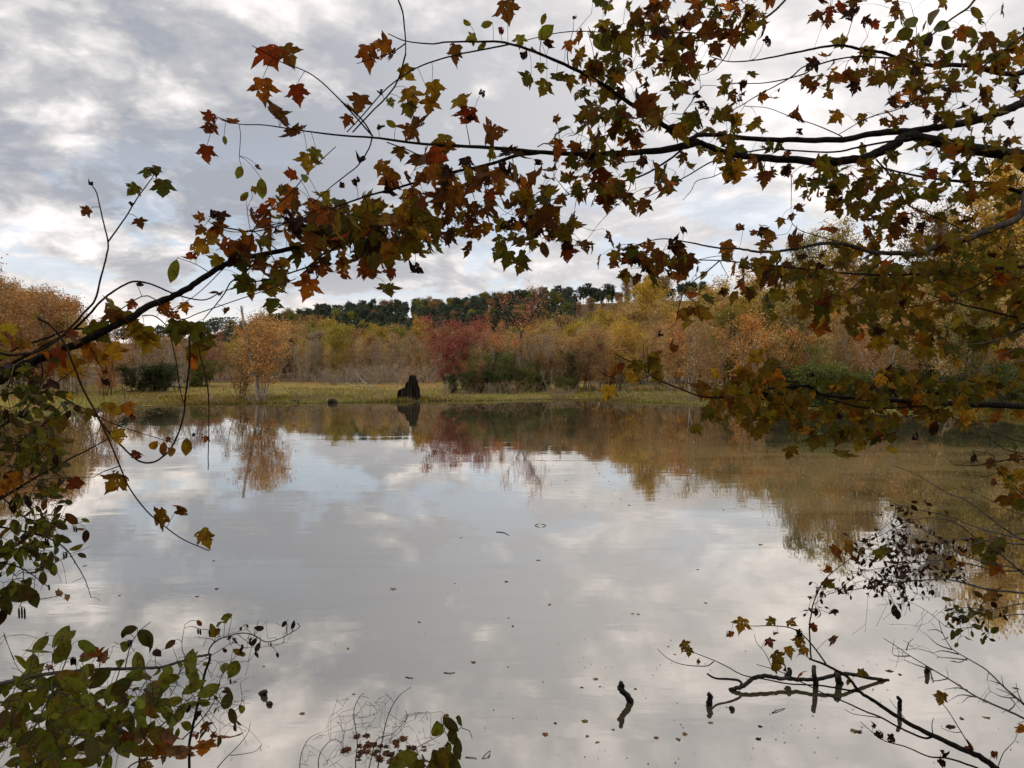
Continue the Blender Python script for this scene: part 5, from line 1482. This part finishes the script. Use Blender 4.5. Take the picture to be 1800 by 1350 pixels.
Cp.limb([(1667, 712), (1640, 722), (1617, 727), (1580, 737), (1577, 757), (1560, 770), (1530, 778)], 2.2, 1, dd=-.05)
Cp.limb([(1530, 735), (1505, 748), (1480, 755), (1460, 760)], 2, 1, dd=-.05)
Cp.limb([(1140, 657), (1140, 640), (1137, 610)], 1.6, .9)
Cp.limb([(1133, 650), (1132, 625), (1131, 605)], 1.4, .8)
Cp.limb([(1500, 700), (1450, 712), (1400, 715), (1350, 705)], 2, 1, dd=.05)
Cp.leaves_at([(1069, 690, 36, 'yellow', 'maple', .95), (1091, 647, 28, 'red', 'curled', .9), (1112, 669, 34, 'yellow', 'maple', .95), (1120, 645, 34, 'olive'), (1148, 642, 40, 'olive'), (1152, 665, 36, 'olive'), (1150, 630, 40, 'olive', 'maple', .9),
              (1261, 655, 32, 'yellow', 'maple', .9), (1510, 784, 36, 'yellow', 'maple', .7), (1567, 793, 34, 'yellow', 'maple', .9), (1507, 743, 34, 'yellow', 'maple', .5), (1540, 765, 28, 'rust'), (1570, 740, 40, 'ochre'), (1525, 765, 40, 'olive'),
              (1642, 752, 26, 'dark', 'oval'), (1760, 735, 36, 'orange', 'maple', .7), (1458, 727, 40, 'olive'), (1350, 730, 30, 'yellow'), (1262, 730, 22, 'ochre', 'oval'), (1235, 702, 24, 'red', 'curled'), (1372, 675, 36, 'brown', 'curled'),
              (1425, 652, 34, 'dark', 'curled'), (1310, 745, 26, 'olive', 'maple'), (1790, 730, 26, 'orange'), (1340, 620, 30, 'yellow'), (1356, 640, 36, 'green'), (1328, 628, 34, 'yellow')])
for args in ((1300, 688, 50, 22, 20, GOLD), (1290, 720, 40, 16, 8, GOLD), (1360, 700, 60, 28, 36, GOLD), (1330, 655, 45, 20, 12, GOLD), (1430, 690, 60, 26, 30, GREENY), (1510, 680, 60, 24, 30, GREENY), (1590, 680, 60, 26, 28, GREENY),
             (1680, 690, 70, 24, 30, GREENY), (1460, 765, 26, 30, 12, GREENY), (1500, 730, 50, 22, 14, GREENY), (1560, 725, 50, 20, 14, GOLD), (1660, 730, 50, 16, 10, GOLD), (1760, 680, 40, 30, 16, GREENY), (1320, 740, 20, 20, 6, GREENY)):
    Cp.blob(*args, spread=.35)
Cp.finish()

# ================= shrub with small dark leaves, right
Fp = Plant('dark_leaved_shrub', 'wiry shrub with tiny blackish leaves overhanging the water from the right edge', 'shrub', 909,
           [(1300, 2.9), (1500, 3.0), (1800, 3.2), (2000, 3.3)], (3.1, 2.6, gz(3.1, 2.6)), bark='twig_pale', leaf=.022, most=300)
gF = (3.1, 2.6, gz(3.1, 2.6) - .05)
gF2 = (2.9, 2.7, 1.9)
FB = [([(1830, 1050), (1800, 1043), (1733, 1035), (1683, 1022), (1650, 1018), (1583, 1023), (1547, 1027), (1500, 1037), (1460, 1043), (1430, 1063)], 4.2, 1),
      ([(1830, 1005), (1800, 1003), (1750, 1003), (1700, 990), (1650, 985), (1600, 990), (1540, 1000), (1490, 1010)], 3.4, .8),
      ([(1830, 960), (1800, 957), (1750, 953), (1693, 947), (1650, 957), (1600, 965), (1567, 970), (1520, 965)], 4, .8),
      ([(1830, 960), (1800, 950), (1767, 930), (1733, 905), (1700, 880), (1667, 867), (1633, 847), (1610, 833), (1567, 817)], 3.6, .8),
      ([(1830, 965), (1800, 948), (1773, 942), (1717, 927), (1667, 907), (1633, 900), (1577, 887), (1550, 873), (1517, 855)], 3.4, .8),
      ([(1830, 1030), (1800, 1010), (1760, 975), (1720, 950), (1690, 925), (1650, 910), (1600, 915), (1560, 935), (1520, 955), (1480, 975)], 3.4, .7),
      ([(1830, 1085), (1790, 1080), (1750, 1085), (1710, 1090), (1670, 1085), (1655, 1075)], 2.6, .7),
      ([(1830, 1060), (1790, 1062), (1740, 1072), (1700, 1068), (1660, 1070)], 2.6, .7),
      ([(1830, 930), (1790, 938), (1755, 945), (1700, 960), (1650, 985), (1600, 1005), (1540, 1015)], 3.0, .7),
      ([(1830, 1020), (1790, 1000), (1740, 990), (1690, 975), (1640, 940), (1600, 925), (1575, 935)], 3.0, .7),
      ([(1830, 900), (1800, 905), (1767, 893), (1733, 875), (1700, 860), (1687, 853)], 2.0, .7)]
for pts, w0, w1 in FB:
    Fp.limb(pts, w0, w1, name='branch', dd=float(Fp.rng.normal(0, .12)), ground_end=gF2, sides=6)
DK = [('dark', 6), ('brown', .7)]
for args in ((1590, 950, 60, 40, 90, DK), (1560, 1000, 60, 35, 110, DK), (1620, 985, 60, 40, 90, DK), (1530, 1015, 40, 20, 50, DK), (1640, 1005, 60, 30, 50, DK), (1470, 1040, 40, 20, 26, DK), (1440, 1075, 22, 14, 14, DK), (1580, 1045, 60, 18, 26, DK),
             (1620, 900, 60, 18, 22, DK), (1520, 960, 30, 22, 20, DK), (1700, 960, 60, 30, 24, DK)):
    Fp.blob(*args, kind='tiny', spread=.3, per=3, hang=.4)
OL = [('alder_dark', 3), ('olive', 2), ('dark', 1)]
for args in ((1690, 1085, 45, 22, 34, OL), (1730, 1070, 50, 20, 22, OL), (1665, 1065, 20, 20, 8, OL), (1720, 1115, 40, 14, 12, OL)):
    Fp.blob(*args, kind='oval', size=.030, spread=.25, per=3, hang=.3)
Fp.leaves_at([(1572, 1072, 18, 'dark', 'oval'), (1578, 1080, 18, 'dark', 'oval'), (1720, 958, 36, 'green', 'oval', .6), (1752, 962, 42, 'green', 'oval', .4), (1735, 985, 40, 'green', 'maple', .9), (1690, 972, 34, 'ochre', 'maple', .6), (1670, 990, 34, 'ochre', 'oval'),
              (1748, 1000, 34, 'rust'), (1745, 1050, 46, 'ochre', 'maple', .95), (1692, 995, 24, 'red', 'curled')])
for _ in range(150):
    px = Fp.rng.uniform(1480, 1800); py = Fp.rng.uniform(860, 1120)
    Fp.twig(P3(px, py, Fp.d(px) + Fp.rng.normal(0, .18)), r1=.0007, sides=3)
Fp.finish()

# bare twiggy limbs under the golden branch, right
W = Plant('bare_bush', 'wiry bare twigs at the right edge between golden branch and dark shrub', 'shrub', 919,
          [(1500, 3.3), (1800, 3.5), (2000, 3.6)], (3.5, 2.7, gz(3.5, 2.7)), bark='bark_near', leaf=.07)
gW = (3.3, 2.8, 2.3)
for pts, w0 in (([(1830, 812), (1800, 807), (1760, 810), (1718, 818), (1680, 817), (1663, 805)], 3), ([(1830, 800), (1800, 797), (1767, 790), (1745, 775), (1733, 768)], 2.6), ([(1830, 870), (1800, 870), (1780, 850), (1765, 830), (1730, 838), (1725, 836)], 2.4),
                ([(1830, 905), (1790, 870), (1770, 845), (1750, 820), (1745, 800), (1708, 792)], 2.6), ([(1830, 780), (1790, 775), (1760, 765), (1735, 757)], 2)):
    W.limb(pts, w0, .8, name='branch', ground_end=gW, sides=6)
W.leaves_at([(1762, 888, 36, 'dark', 'curled', .8), (1785, 880, 34, 'green', 'oval', .8), (1755, 882, 24, 'brown', 'curled'), (1712, 807, 24, 'dark', 'curled'), (1785, 805, 24, 'brown'), (1792, 838, 34, 'ochre'), (1760, 828, 24, 'ochre'), (1740, 812, 20, 'brown')])
W.blob(1770, 800, 40, 60, 14, MIXG)
for _ in range(60):
    px = W.rng.uniform(1690, 1800); py = W.rng.uniform(745, 880)
    W.twig(P3(px, py, W.d(px) + W.rng.normal(0, .15)), r1=.0007, sides=3)
# pale dead twigs among the leaves higher up
for pts in ([(1830, 560), (1790, 585), (1740, 600), (1700, 605), (1660, 600)], [(1830, 620), (1780, 640), (1740, 645), (1690, 660), (1650, 672), (1610, 690)], [(1830, 640), (1790, 660), (1760, 690), (1740, 710)], [(1830, 600), (1780, 615), (1745, 632)]):
    W.limb(pts, 2.6, .8, name='branch', sides=5, ground_end=(3.6, 3.3, 3.2), bark='twig_pale')
W.finish()

# ================= bare twigs, lower right corner
T1 = Plant('bare_sapling', 'leafless grey sapling leaning left out of the lower right corner', 'sapling', 929,
           [(1500, 3.1), (1800, 3.1), (2000, 3.1)], (2.75, 2.4, gz(2.75, 2.4)), bark='twig_pale', leaf=.05)
g1 = (2.75, 2.4, gz(2.75, 2.4) - .05)
T1.limb([(1830, 1278), (1800, 1263), (1773, 1250), (1750, 1240), (1717, 1225), (1693, 1210), (1667, 1193), (1633, 1173), (1600, 1153), (1577, 1137), (1553, 1122)], 4.2, 1, name='branch', ground_end=g1)
T1.limb([(1830, 1262), (1800, 1237), (1787, 1227), (1760, 1203), (1733, 1177), (1700, 1157), (1673, 1140), (1657, 1113), (1650, 1090)], 3.8, 1, name='branch', ground_end=g1)
T1.limb([(1830, 1275), (1800, 1240), (1775, 1220), (1752, 1210)], 3, 1, name='branch', ground_end=g1)
for a_, b_ in (((1600, 1153), (1568, 1147)), ((1593, 1143), (1606, 1122)), ((1633, 1173), (1640, 1200)), ((1667, 1193), (1636, 1190)), ((1700, 1160), (1648, 1155)), ((1700, 1157), (1670, 1162)), ((1673, 1142), (1625, 1112)), ((1685, 1150), (1640, 1148)),
               ((1717, 1225), (1668, 1232)), ((1700, 1213), (1660, 1212)), ((1760, 1203), (1738, 1196)), ((1765, 1208), (1760, 1188)), ((1750, 1240), (1725, 1232)), ((1787, 1227), (1740, 1215)), ((1640, 1178), (1590, 1160)), ((1717, 1225), (1690, 1236)),
               ((1657, 1113), (1630, 1108)), ((1665, 1120), (1655, 1125)), ((1773, 1250), (1775, 1225)), ((1800, 1240), (1786, 1200))):
    pa, pb = P3(*a_, 3.1), P3(*b_, 3.1 + float(T1.rng.normal(0, .1)))
    C = catmull([pa, (pa + pb) / 2 + T1.rng.normal(0, .012, 3), pb], 4)
    T1.tw.add(C - T1.base, np.linspace(.0028, .0009, len(C)), 4)
    for q in C:
        T1.nodes.append((*q, .002))
for _ in range(40):
    px = T1.rng.uniform(1560, 1800); py = np.interp(px, [1560, 1800], [1130, 1240]) + T1.rng.uniform(-30, 40)
    T1.twig(P3(px, py, 3.1 + T1.rng.normal(0, .1)), r1=.0007, sides=3)
T1.finish()

# ================= sapling, lower right
E = Plant('maple_sapling', 'young maple leaning up and left from the bottom right with small rusty leaves', 'sapling', 939,
          [(1100, 3.5), (1400, 3.3), (1800, 2.7), (2000, 2.5)], (1.95, 2.3, gz(1.95, 2.3)), leaf=.055)
gE = (1.95, 2.3, gz(1.95, 2.3) - .05)
E.limb([(1760, 1362), (1750, 1350), (1727, 1333), (1687, 1315), (1640, 1293), (1600, 1273), (1567, 1253), (1533, 1230), (1510, 1215), (1493, 1193), (1473, 1180), (1450, 1168), (1422, 1158)], 11, 3.4, ground_end=gE)
E.limb([(1426, 1159), (1424, 1133), (1423, 1100), (1426, 1080), (1430, 1060), (1447, 1023), (1467, 1003), (1497, 980)], 3, 1.4, name='branch')
E.limb([(1452, 1167), (1440, 1150), (1427, 1133), (1407, 1113), (1387, 1103), (1360, 1100), (1317, 1100), (1290, 1093)], 3, 1, name='branch')
E.limb([(1515, 1217), (1483, 1212), (1440, 1205), (1387, 1202), (1350, 1195), (1307, 1187), (1280, 1173), (1260, 1163), (1220, 1147), (1200, 1138)], 3.6, 1.2, name='branch')
E.limb([(1255, 1163), (1240, 1171), (1200, 1168), (1175, 1158), (1160, 1145), (1156, 1140)], 2, .9, name='branch')
E.limb([(1642, 1294), (1623, 1297), (1583, 1280), (1550, 1262), (1520, 1250), (1483, 1233), (1450, 1220), (1417, 1203), (1370, 1180), (1330, 1168)], 4, 1.2, name='branch')
E.limb([(1550, 1262), (1520, 1258), (1500, 1255), (1485, 1247)], 1.8, .9, name='branch')
E.limb([(1735, 1360), (1717, 1350), (1667, 1333), (1633, 1330), (1593, 1313), (1557, 1303), (1533, 1287), (1512, 1268)], 4, 1, name='branch', ground_end=gE)
E.limb([(1713, 1326), (1690, 1287), (1667, 1250), (1653, 1233)], 2.2, 1.2, name='branch')
E.limb([(1690, 1287), (1675, 1287), (1655, 1280)], 1.4, .8, name='branch')
E.limb([(1640, 1290), (1638, 1275), (1641, 1262)], 2, 1, name='branch')
E.limb([(1360, 1180), (1345, 1148), (1330, 1130), (1326, 1115)], 1.4, .8, name='branch')
E.limb([(1590, 1262), (1575, 1245), (1563, 1228)], 1.3, .8, name='branch')
E.leaves_at([(1303, 1098, 34, 'ochre', 'maple', .9), (1284, 1122, 34, 'rust', 'curled', .8), (1355, 1094, 26, 'olive', 'maple', .6), (1390, 1093, 28, 'ochre', 'maple', .9), (1364, 1118, 24, 'ochre', 'curled'), (1353, 1130, 22, 'red', 'maple', .8),
             (1404, 1128, 26, 'olive'), (1387, 1145, 28, 'ochre', 'maple', .8), (1412, 1143, 26, 'ochre', 'maple', .9), (1368, 1157, 32, 'olive', 'maple', .9), (1366, 1172, 26, 'ochre'), (1403, 1183, 24, 'rust', 'maple', .6), (1436, 1110, 28, 'rust', 'curled', .8),
             (1428, 1102, 20, 'red'), (1467, 1127, 28, 'brown', 'maple', .7), (1205, 1136, 26, 'ochre', 'maple', .9), (1211, 1146, 20, 'olive'), (1457, 1028, 30, 'olive', 'maple', .8), (1456, 1006, 30, 'rust', 'curled'), (1466, 972, 40, 'rust', 'maple', .6),
             (1489, 962, 32, 'ochre', 'maple', .9), (1518, 970, 34, 'olive', 'oval', .8), (1499, 990, 36, 'brown', 'curled'), (1553, 976, 50, 'olive', 'maple', 1.0), (1517, 1183, 24, 'olive', 'maple', .8), (1653, 1228, 34, 'ochre', 'maple', .9),
             (1405, 1115, 26, 'dark', 'curled'), (1707, 1324, 34, 'red', 'curled', .7), (1748, 1322, 30, 'red', 'curled', .8), (1549, 1296, 34, 'dark', 'curled', .9), (1540, 1280, 20, 'dark', 'curled'), (1568, 1302, 30, 'dark', 'curled', .8),
             (1652, 1328, 34, 'dark', 'curled', .8), (1658, 1343, 30, 'dark', 'curled', .8), (1795, 1284, 30, 'orange'), (1425, 1188, 10, 'dark'), (1385, 1177, 24, 'dark', 'curled'), (1490, 1200, 18, 'ochre', 'curled'), (1228, 1163, 12, 'rust')])
E.finish()

# ------------------------------------------------------------------ wood and leaves in the water


def on_water(px, py, z=0.0):
    """the point of the water surface seen at photo pixel px, py"""
    p1 = P3(px, py, 1.0) - np.array([0, 0, EYE])
    k_ = (z - EYE) / p1[2]
    return p1 * k_ + np.array([0, 0, EYE])


def px_m(p_):
    return np.linalg.norm(p_ - np.array([0, 0, EYE])) / FPX


rng = np.random.default_rng(77)


def wood(name, label, cat, pts, w0, w1, knots=(), group=None):
    """pts: (px, py, height above the water in m)"""
    P = np.array([on_water(a_, b_, c_) for a_, b_, c_ in pts])
    o0 = P[0].copy(); o0[2] = 0
    root = empty(name, o0, label, cat, group)
    C = catmull(P, 5)
    r_ = np.linspace(w0, w1, len(C)) * px_m(P[0]) * .5
    C = C + rng.normal(0, 1, C.shape) * r_[:, None] * .12
    tb_ = Tubes(); tb_.add(C - o0, r_, 9, .14, rng)
    add_obj('stem', tb_.mesh('stem', M['wet_log']), root)
    for kp, k0, k1 in knots:
        Pk = np.array([on_water(a_, b_, c_) for a_, b_, c_ in kp])
        Ck = catmull(Pk, 4); rk = np.linspace(k0, k1, len(Ck)) * px_m(P[0]) * .5
        tb_ = Tubes(); tb_.add(Ck - o0, rk, 8, .16, rng)
        add_obj('side_branch', tb_.mesh('side_branch', M['wet_log']), root)
    return root


wood('floating_branch', 'long dark crooked branch lying half sunk in the water, with upright stubs', 'branch',
     [(1562, 1197, -.01), (1540, 1193, .03), (1500, 1186, .09), (1480, 1184, .12), (1455, 1190, .10), (1430, 1195, .08), (1400, 1194, .07), (1370, 1192, .08), (1345, 1188, .10), (1325, 1192, .09), (1307, 1205, .05), (1288, 1212, .01), (1283, 1214, -.02)],
     5, 6.5, knots=[([(1305, 1204, .05), (1300, 1197, .09), (1285, 1194, .12), (1262, 1193, .14), (1252, 1190, .17), (1243, 1184, .20)], 4, 2.4),
                  ([(1434, 1204, -.03), (1433, 1196, .08), (1431, 1184, .20), (1431, 1172, .22)], 8, 6),
                  ([(1478, 1204, -.02), (1474, 1196, .04), (1473, 1190, .12), (1470, 1183, .14)], 11, 7),
                  ([(1384, 1190, .06), (1388, 1180, .12), (1386, 1174, .15)], 10, 5)])
wood('wood_stub', 'black bent stub standing out of open water in two pieces, left of the long branch', 'stub',
     [(1108, 1236, -.03), (1107, 1231, .02), (1100, 1221, .09), (1091, 1212, .15), (1090, 1208, .17), (1094, 1206, .18), (1091, 1200, .23)], 11, 7)
wood('wood_stub', 'ragged black stub upright in the water below the left fork of the long branch', 'stub',
     [(1247, 1240, -.03), (1247, 1234, .03), (1249, 1226, .08), (1246, 1220, .12)], 10, 7)
wood('wood_stub', 'thin black stick upright in the water right of the long branch', 'stub',
     [(1580, 1250, -.04), (1581, 1242, .04), (1582, 1232, .12), (1579, 1226, .17)], 7, 5)
wood('wood_stub', 'short dark stub in the water at the right, among the bare twigs', 'stub',
     [(1629, 1183, -.03), (1630, 1179, .03), (1629, 1173, .09)], 9, 5)
wood('wood_clump', 'small black clump of wood just breaking the water at the left centre', 'clump',
     [(458, 1221, -.02), (462, 1218, .02), (466, 1215, .05), (468, 1219, .01)], 9, 5)
wood('wood_clump', 'smaller black clump just below the other one at the left centre', 'clump',
     [(470, 1238, -.02), (474, 1236, .02), (478, 1238, -.01)], 8, 5)
wood('wood_clump', 'tiny black lump in the water below the ragged stub', 'clump', [(1284, 1247, -.02), (1287, 1245, .02), (1290, 1248, -.01)], 8, 4)
for lab, pts in (('thin floating stick in the upper middle of the open water', [(872, 935, .003), (885, 936, .006), (895, 941, .003)]),
                 ('thin floating stick left of the middle, near the bottom twigs', [(780, 1182, .003), (790, 1183, .006), (800, 1182, .004)]),
                 ('floating stick lower left of the middle, darker of the two', [(713, 1190, .003), (720, 1191, .006), (726, 1192, .003)]),
                 ('knobbed floating stick at the bottom edge right of the green sprig', [(818, 1331, .003), (828, 1331, .006), (838, 1333, .004)]),
                 ('forked floating twig at the bottom edge right of the green sprig', [(848, 1333, .003), (855, 1325, .02), (862, 1320, .02), (858, 1332, .004)]),
                 ('thin floating twig below the bent black stub', [(1357, 1253, .003), (1368, 1248, .01), (1380, 1245, .004)])):
    P = np.array([on_water(*q) for q in pts])
    tb_ = Tubes(); C = catmull(P, 4); tb_.add(C - P[0], np.linspace(1.6, .9, len(C)) * px_m(P[0]) * .5, 5, .1, rng)
    tag(add_obj('floating_stick', tb_.mesh('floating_stick', M['wet_log']), None, P[0]), lab, 'stick')
# loop of bent twig afloat
a_ = np.linspace(0, 2 * math.pi, 13)
c0 = on_water(950, 924)
r0 = 9.5 * px_m(c0)
P = np.stack([np.cos(a_) * r0, np.sin(a_) * r0 * 1.6 * (1 - .3 * np.abs(np.cos(a_))), 0 * a_ + .004], -1)
tb_ = Tubes(); tb_.add(P, .9 * px_m(c0) * .5, 4, .1, rng)
tag(add_obj('floating_twig', tb_.mesh('floating_twig', M['wet_log']), None, c0), 'thin twig bent into a loop, afloat in the upper middle of the pond', 'twig')

# floating leaves that can be told apart
FL = [(959, 1288, 14, 'pinkish'), (1024, 1268, 16, 'straw'), (1030, 1293, 7, 'straw'), (1048, 1304, 10, 'straw'), (978, 1272, 10, 'brown'), (1150, 1296, 12, 'pinkish'), (1195, 1301, 16, 'straw'), (1048, 1192, 10, 'straw'), (1022, 1207, 7, 'straw'),
      (1055, 1206, 6, 'straw'), (1118, 1210, 6, 'brown'), (964, 1062, 9, 'ochre'), (892, 1023, 8, 'brown'), (800, 1025, 12, 'brown'), (1113, 1079, 9, 'ochre'), (1120, 1079, 6, 'rust'), (947, 984, 10, 'brown'), (691, 1034, 12, 'straw'), (809, 945, 8, 'brown'),
      (831, 1165, 9, 'brown'), (620, 1220, 8, 'straw'), (535, 1253, 10, 'straw'), (465, 1172, 8, 'straw'), (410, 1199, 12, 'straw'), (1496, 1282, 16, 'straw'), (1513, 1288, 12, 'dark'), (1560, 1178, 14, 'brown'), (1580, 1186, 8, 'brown'),
      (1335, 1300, 10, 'dark'), (1333, 1276, 8, 'dark'), (1250, 1271, 10, 'straw'), (208, 1047, 8, 'brown'), (378, 1035, 8, 'brown'), (377, 985, 8, 'brown'), (349, 1048, 8, 'brown'), (147, 995, 10, 'brown'), (1340, 957, 10, 'brown'),
      (1388, 959, 10, 'brown'), (1225, 1001, 8, 'brown'), (1240, 1060, 10, 'brown'), (1665, 1275, 18, 'dark'), (1787, 1209, 12, 'brown'), (1735, 1262, 14, 'straw'), (1688, 1263, 10, 'brown'), (1200, 1350 - 60, 10, 'straw'), (1080, 1283, 8, 'straw'),
      (610, 1140, 8, 'straw'), (735, 1093, 8, 'brown'), (900, 1100, 7, 'dark'), (893, 1086, 7, 'dark'), (1185, 1150, 6, 'straw'), (1175, 1136, 6, 'straw')]
for px, py, sp_, colr in FL:
    p_ = on_water(px, py, .004)
    sz = sp_ * px_m(p_) * .80
    o = bpy.data.objects.new('floating_leaf', LEAF_MESH['maple'][int(rng.integers(8))])
    COL.objects.link(o)
    o.location = p_
    o.rotation_euler = (float(rng.normal(0, .08)), float(rng.normal(0, .08)), float(rng.uniform(0, 6.28)))
    o.scale = (sz, sz, sz * .35)
    o.color = (*[float(min(1, q * 1.0)) for q in LC[colr]], 1)
    tag(o, {'dark': 'blackish', 'straw': 'pale straw coloured', 'pinkish': 'pinkish tan'}.get(colr, colr) + ' fallen leaf floating on the still pond', 'leaf', 'fallen leaves floating on the pond')
# specks, leaf crumbs and foam too small to count
px = np.concatenate([rng.uniform(0, 1800, 330), rng.normal(1420, 190, 1000), rng.uniform(980, 1500, 70)])
py = np.concatenate([830 + 520 * rng.uniform(0, 1, 330), rng.normal(825, 28, 1000), rng.uniform(1120, 1345, 70)])
Vs, Fs, tn = [], [], []
for a_, b_ in zip(px, py):
    if b_ < 745 or b_ > 1350:
        continue
    p_ = on_water(a_, b_, .003)
    s_ = rng.uniform(.006, .020) * (1 + (b_ < 900) * 2.4)
    k_ = len(Vs)
    an = rng.uniform(0, 6.28)
    for q in range(4):
        rr = s_ * rng.uniform(.5, 1.2) * (1 if q % 2 else .45)
        Vs.append((p_[0] + math.cos(an + q * 1.57) * rr, p_[1] + math.sin(an + q * 1.57) * rr, .003 + rng.uniform(0, .004)))
    Fs.append((k_, k_ + 1, k_ + 2, k_ + 3))
    tn.append(rng.choice([.05, .2, .8, 1.0]))
me = mesh_raw('floating_debris', np.array(Vs), np.array(Fs), M['far_leaf'])
at = me.attributes.new('tint', 'FLOAT', 'FACE'); at.data.foreach_set('value', np.array(tn, dtype=np.float32))
o = add_obj('floating_debris', me); o.color = (.30, .22, .13, 1)
tag(o, 'tiny leaf crumbs and specks floating on the pond', 'debris', None, 'stuff')
# mat of drowned leaves under the bare shrub
Vs, Fs, cc, uv, rr_, nn = [], [], [], [], [], 0
for _ in range(46):
    p_ = on_water(rng.normal(672, 34), rng.normal(1326, 14), .006)
    v_, f_ = KIND['maple'][int(rng.integers(8))]
    an = rng.uniform(0, 6.28); s_ = rng.uniform(.05, .08)
    Rz = np.array([[math.cos(an), -math.sin(an), 0], [math.sin(an), math.cos(an), 0], [0, 0, .3]])
    W_ = (v_ @ Rz.T) * s_ + p_ + [0, 0, rng.uniform(0, .01)]
    Vs.append(W_); Fs.append(f_ + nn); nn += len(v_)
    c = np.array(LC[rng.choice(['pinkish', 'brown', 'brown', 'rust'])]) * .45
    cc.append(np.tile(np.r_[c, 1], (len(v_), 1))); uv.append(v_); rr_.append(np.full(len(v_), rng.uniform()))
me = mesh_raw('leaf_litter', np.vstack(Vs), np.vstack(Fs), M['maple_mass'], True)
a1 = me.attributes.new('leafcol', 'FLOAT_COLOR', 'POINT'); a1.data.foreach_set('color', np.vstack(cc).astype(np.float32).ravel())
a2 = me.attributes.new('leafuv', 'FLOAT_VECTOR', 'POINT'); a2.data.foreach_set('vector', np.vstack(uv).astype(np.float32).ravel())
a3 = me.attributes.new('leafrnd', 'FLOAT', 'POINT'); a3.data.foreach_set('value', np.concatenate(rr_).astype(np.float32))
tag(add_obj('leaf_litter', me), 'drowned brown leaves matted on the water behind the bare shrub', 'leaf litter', None, 'stuff')
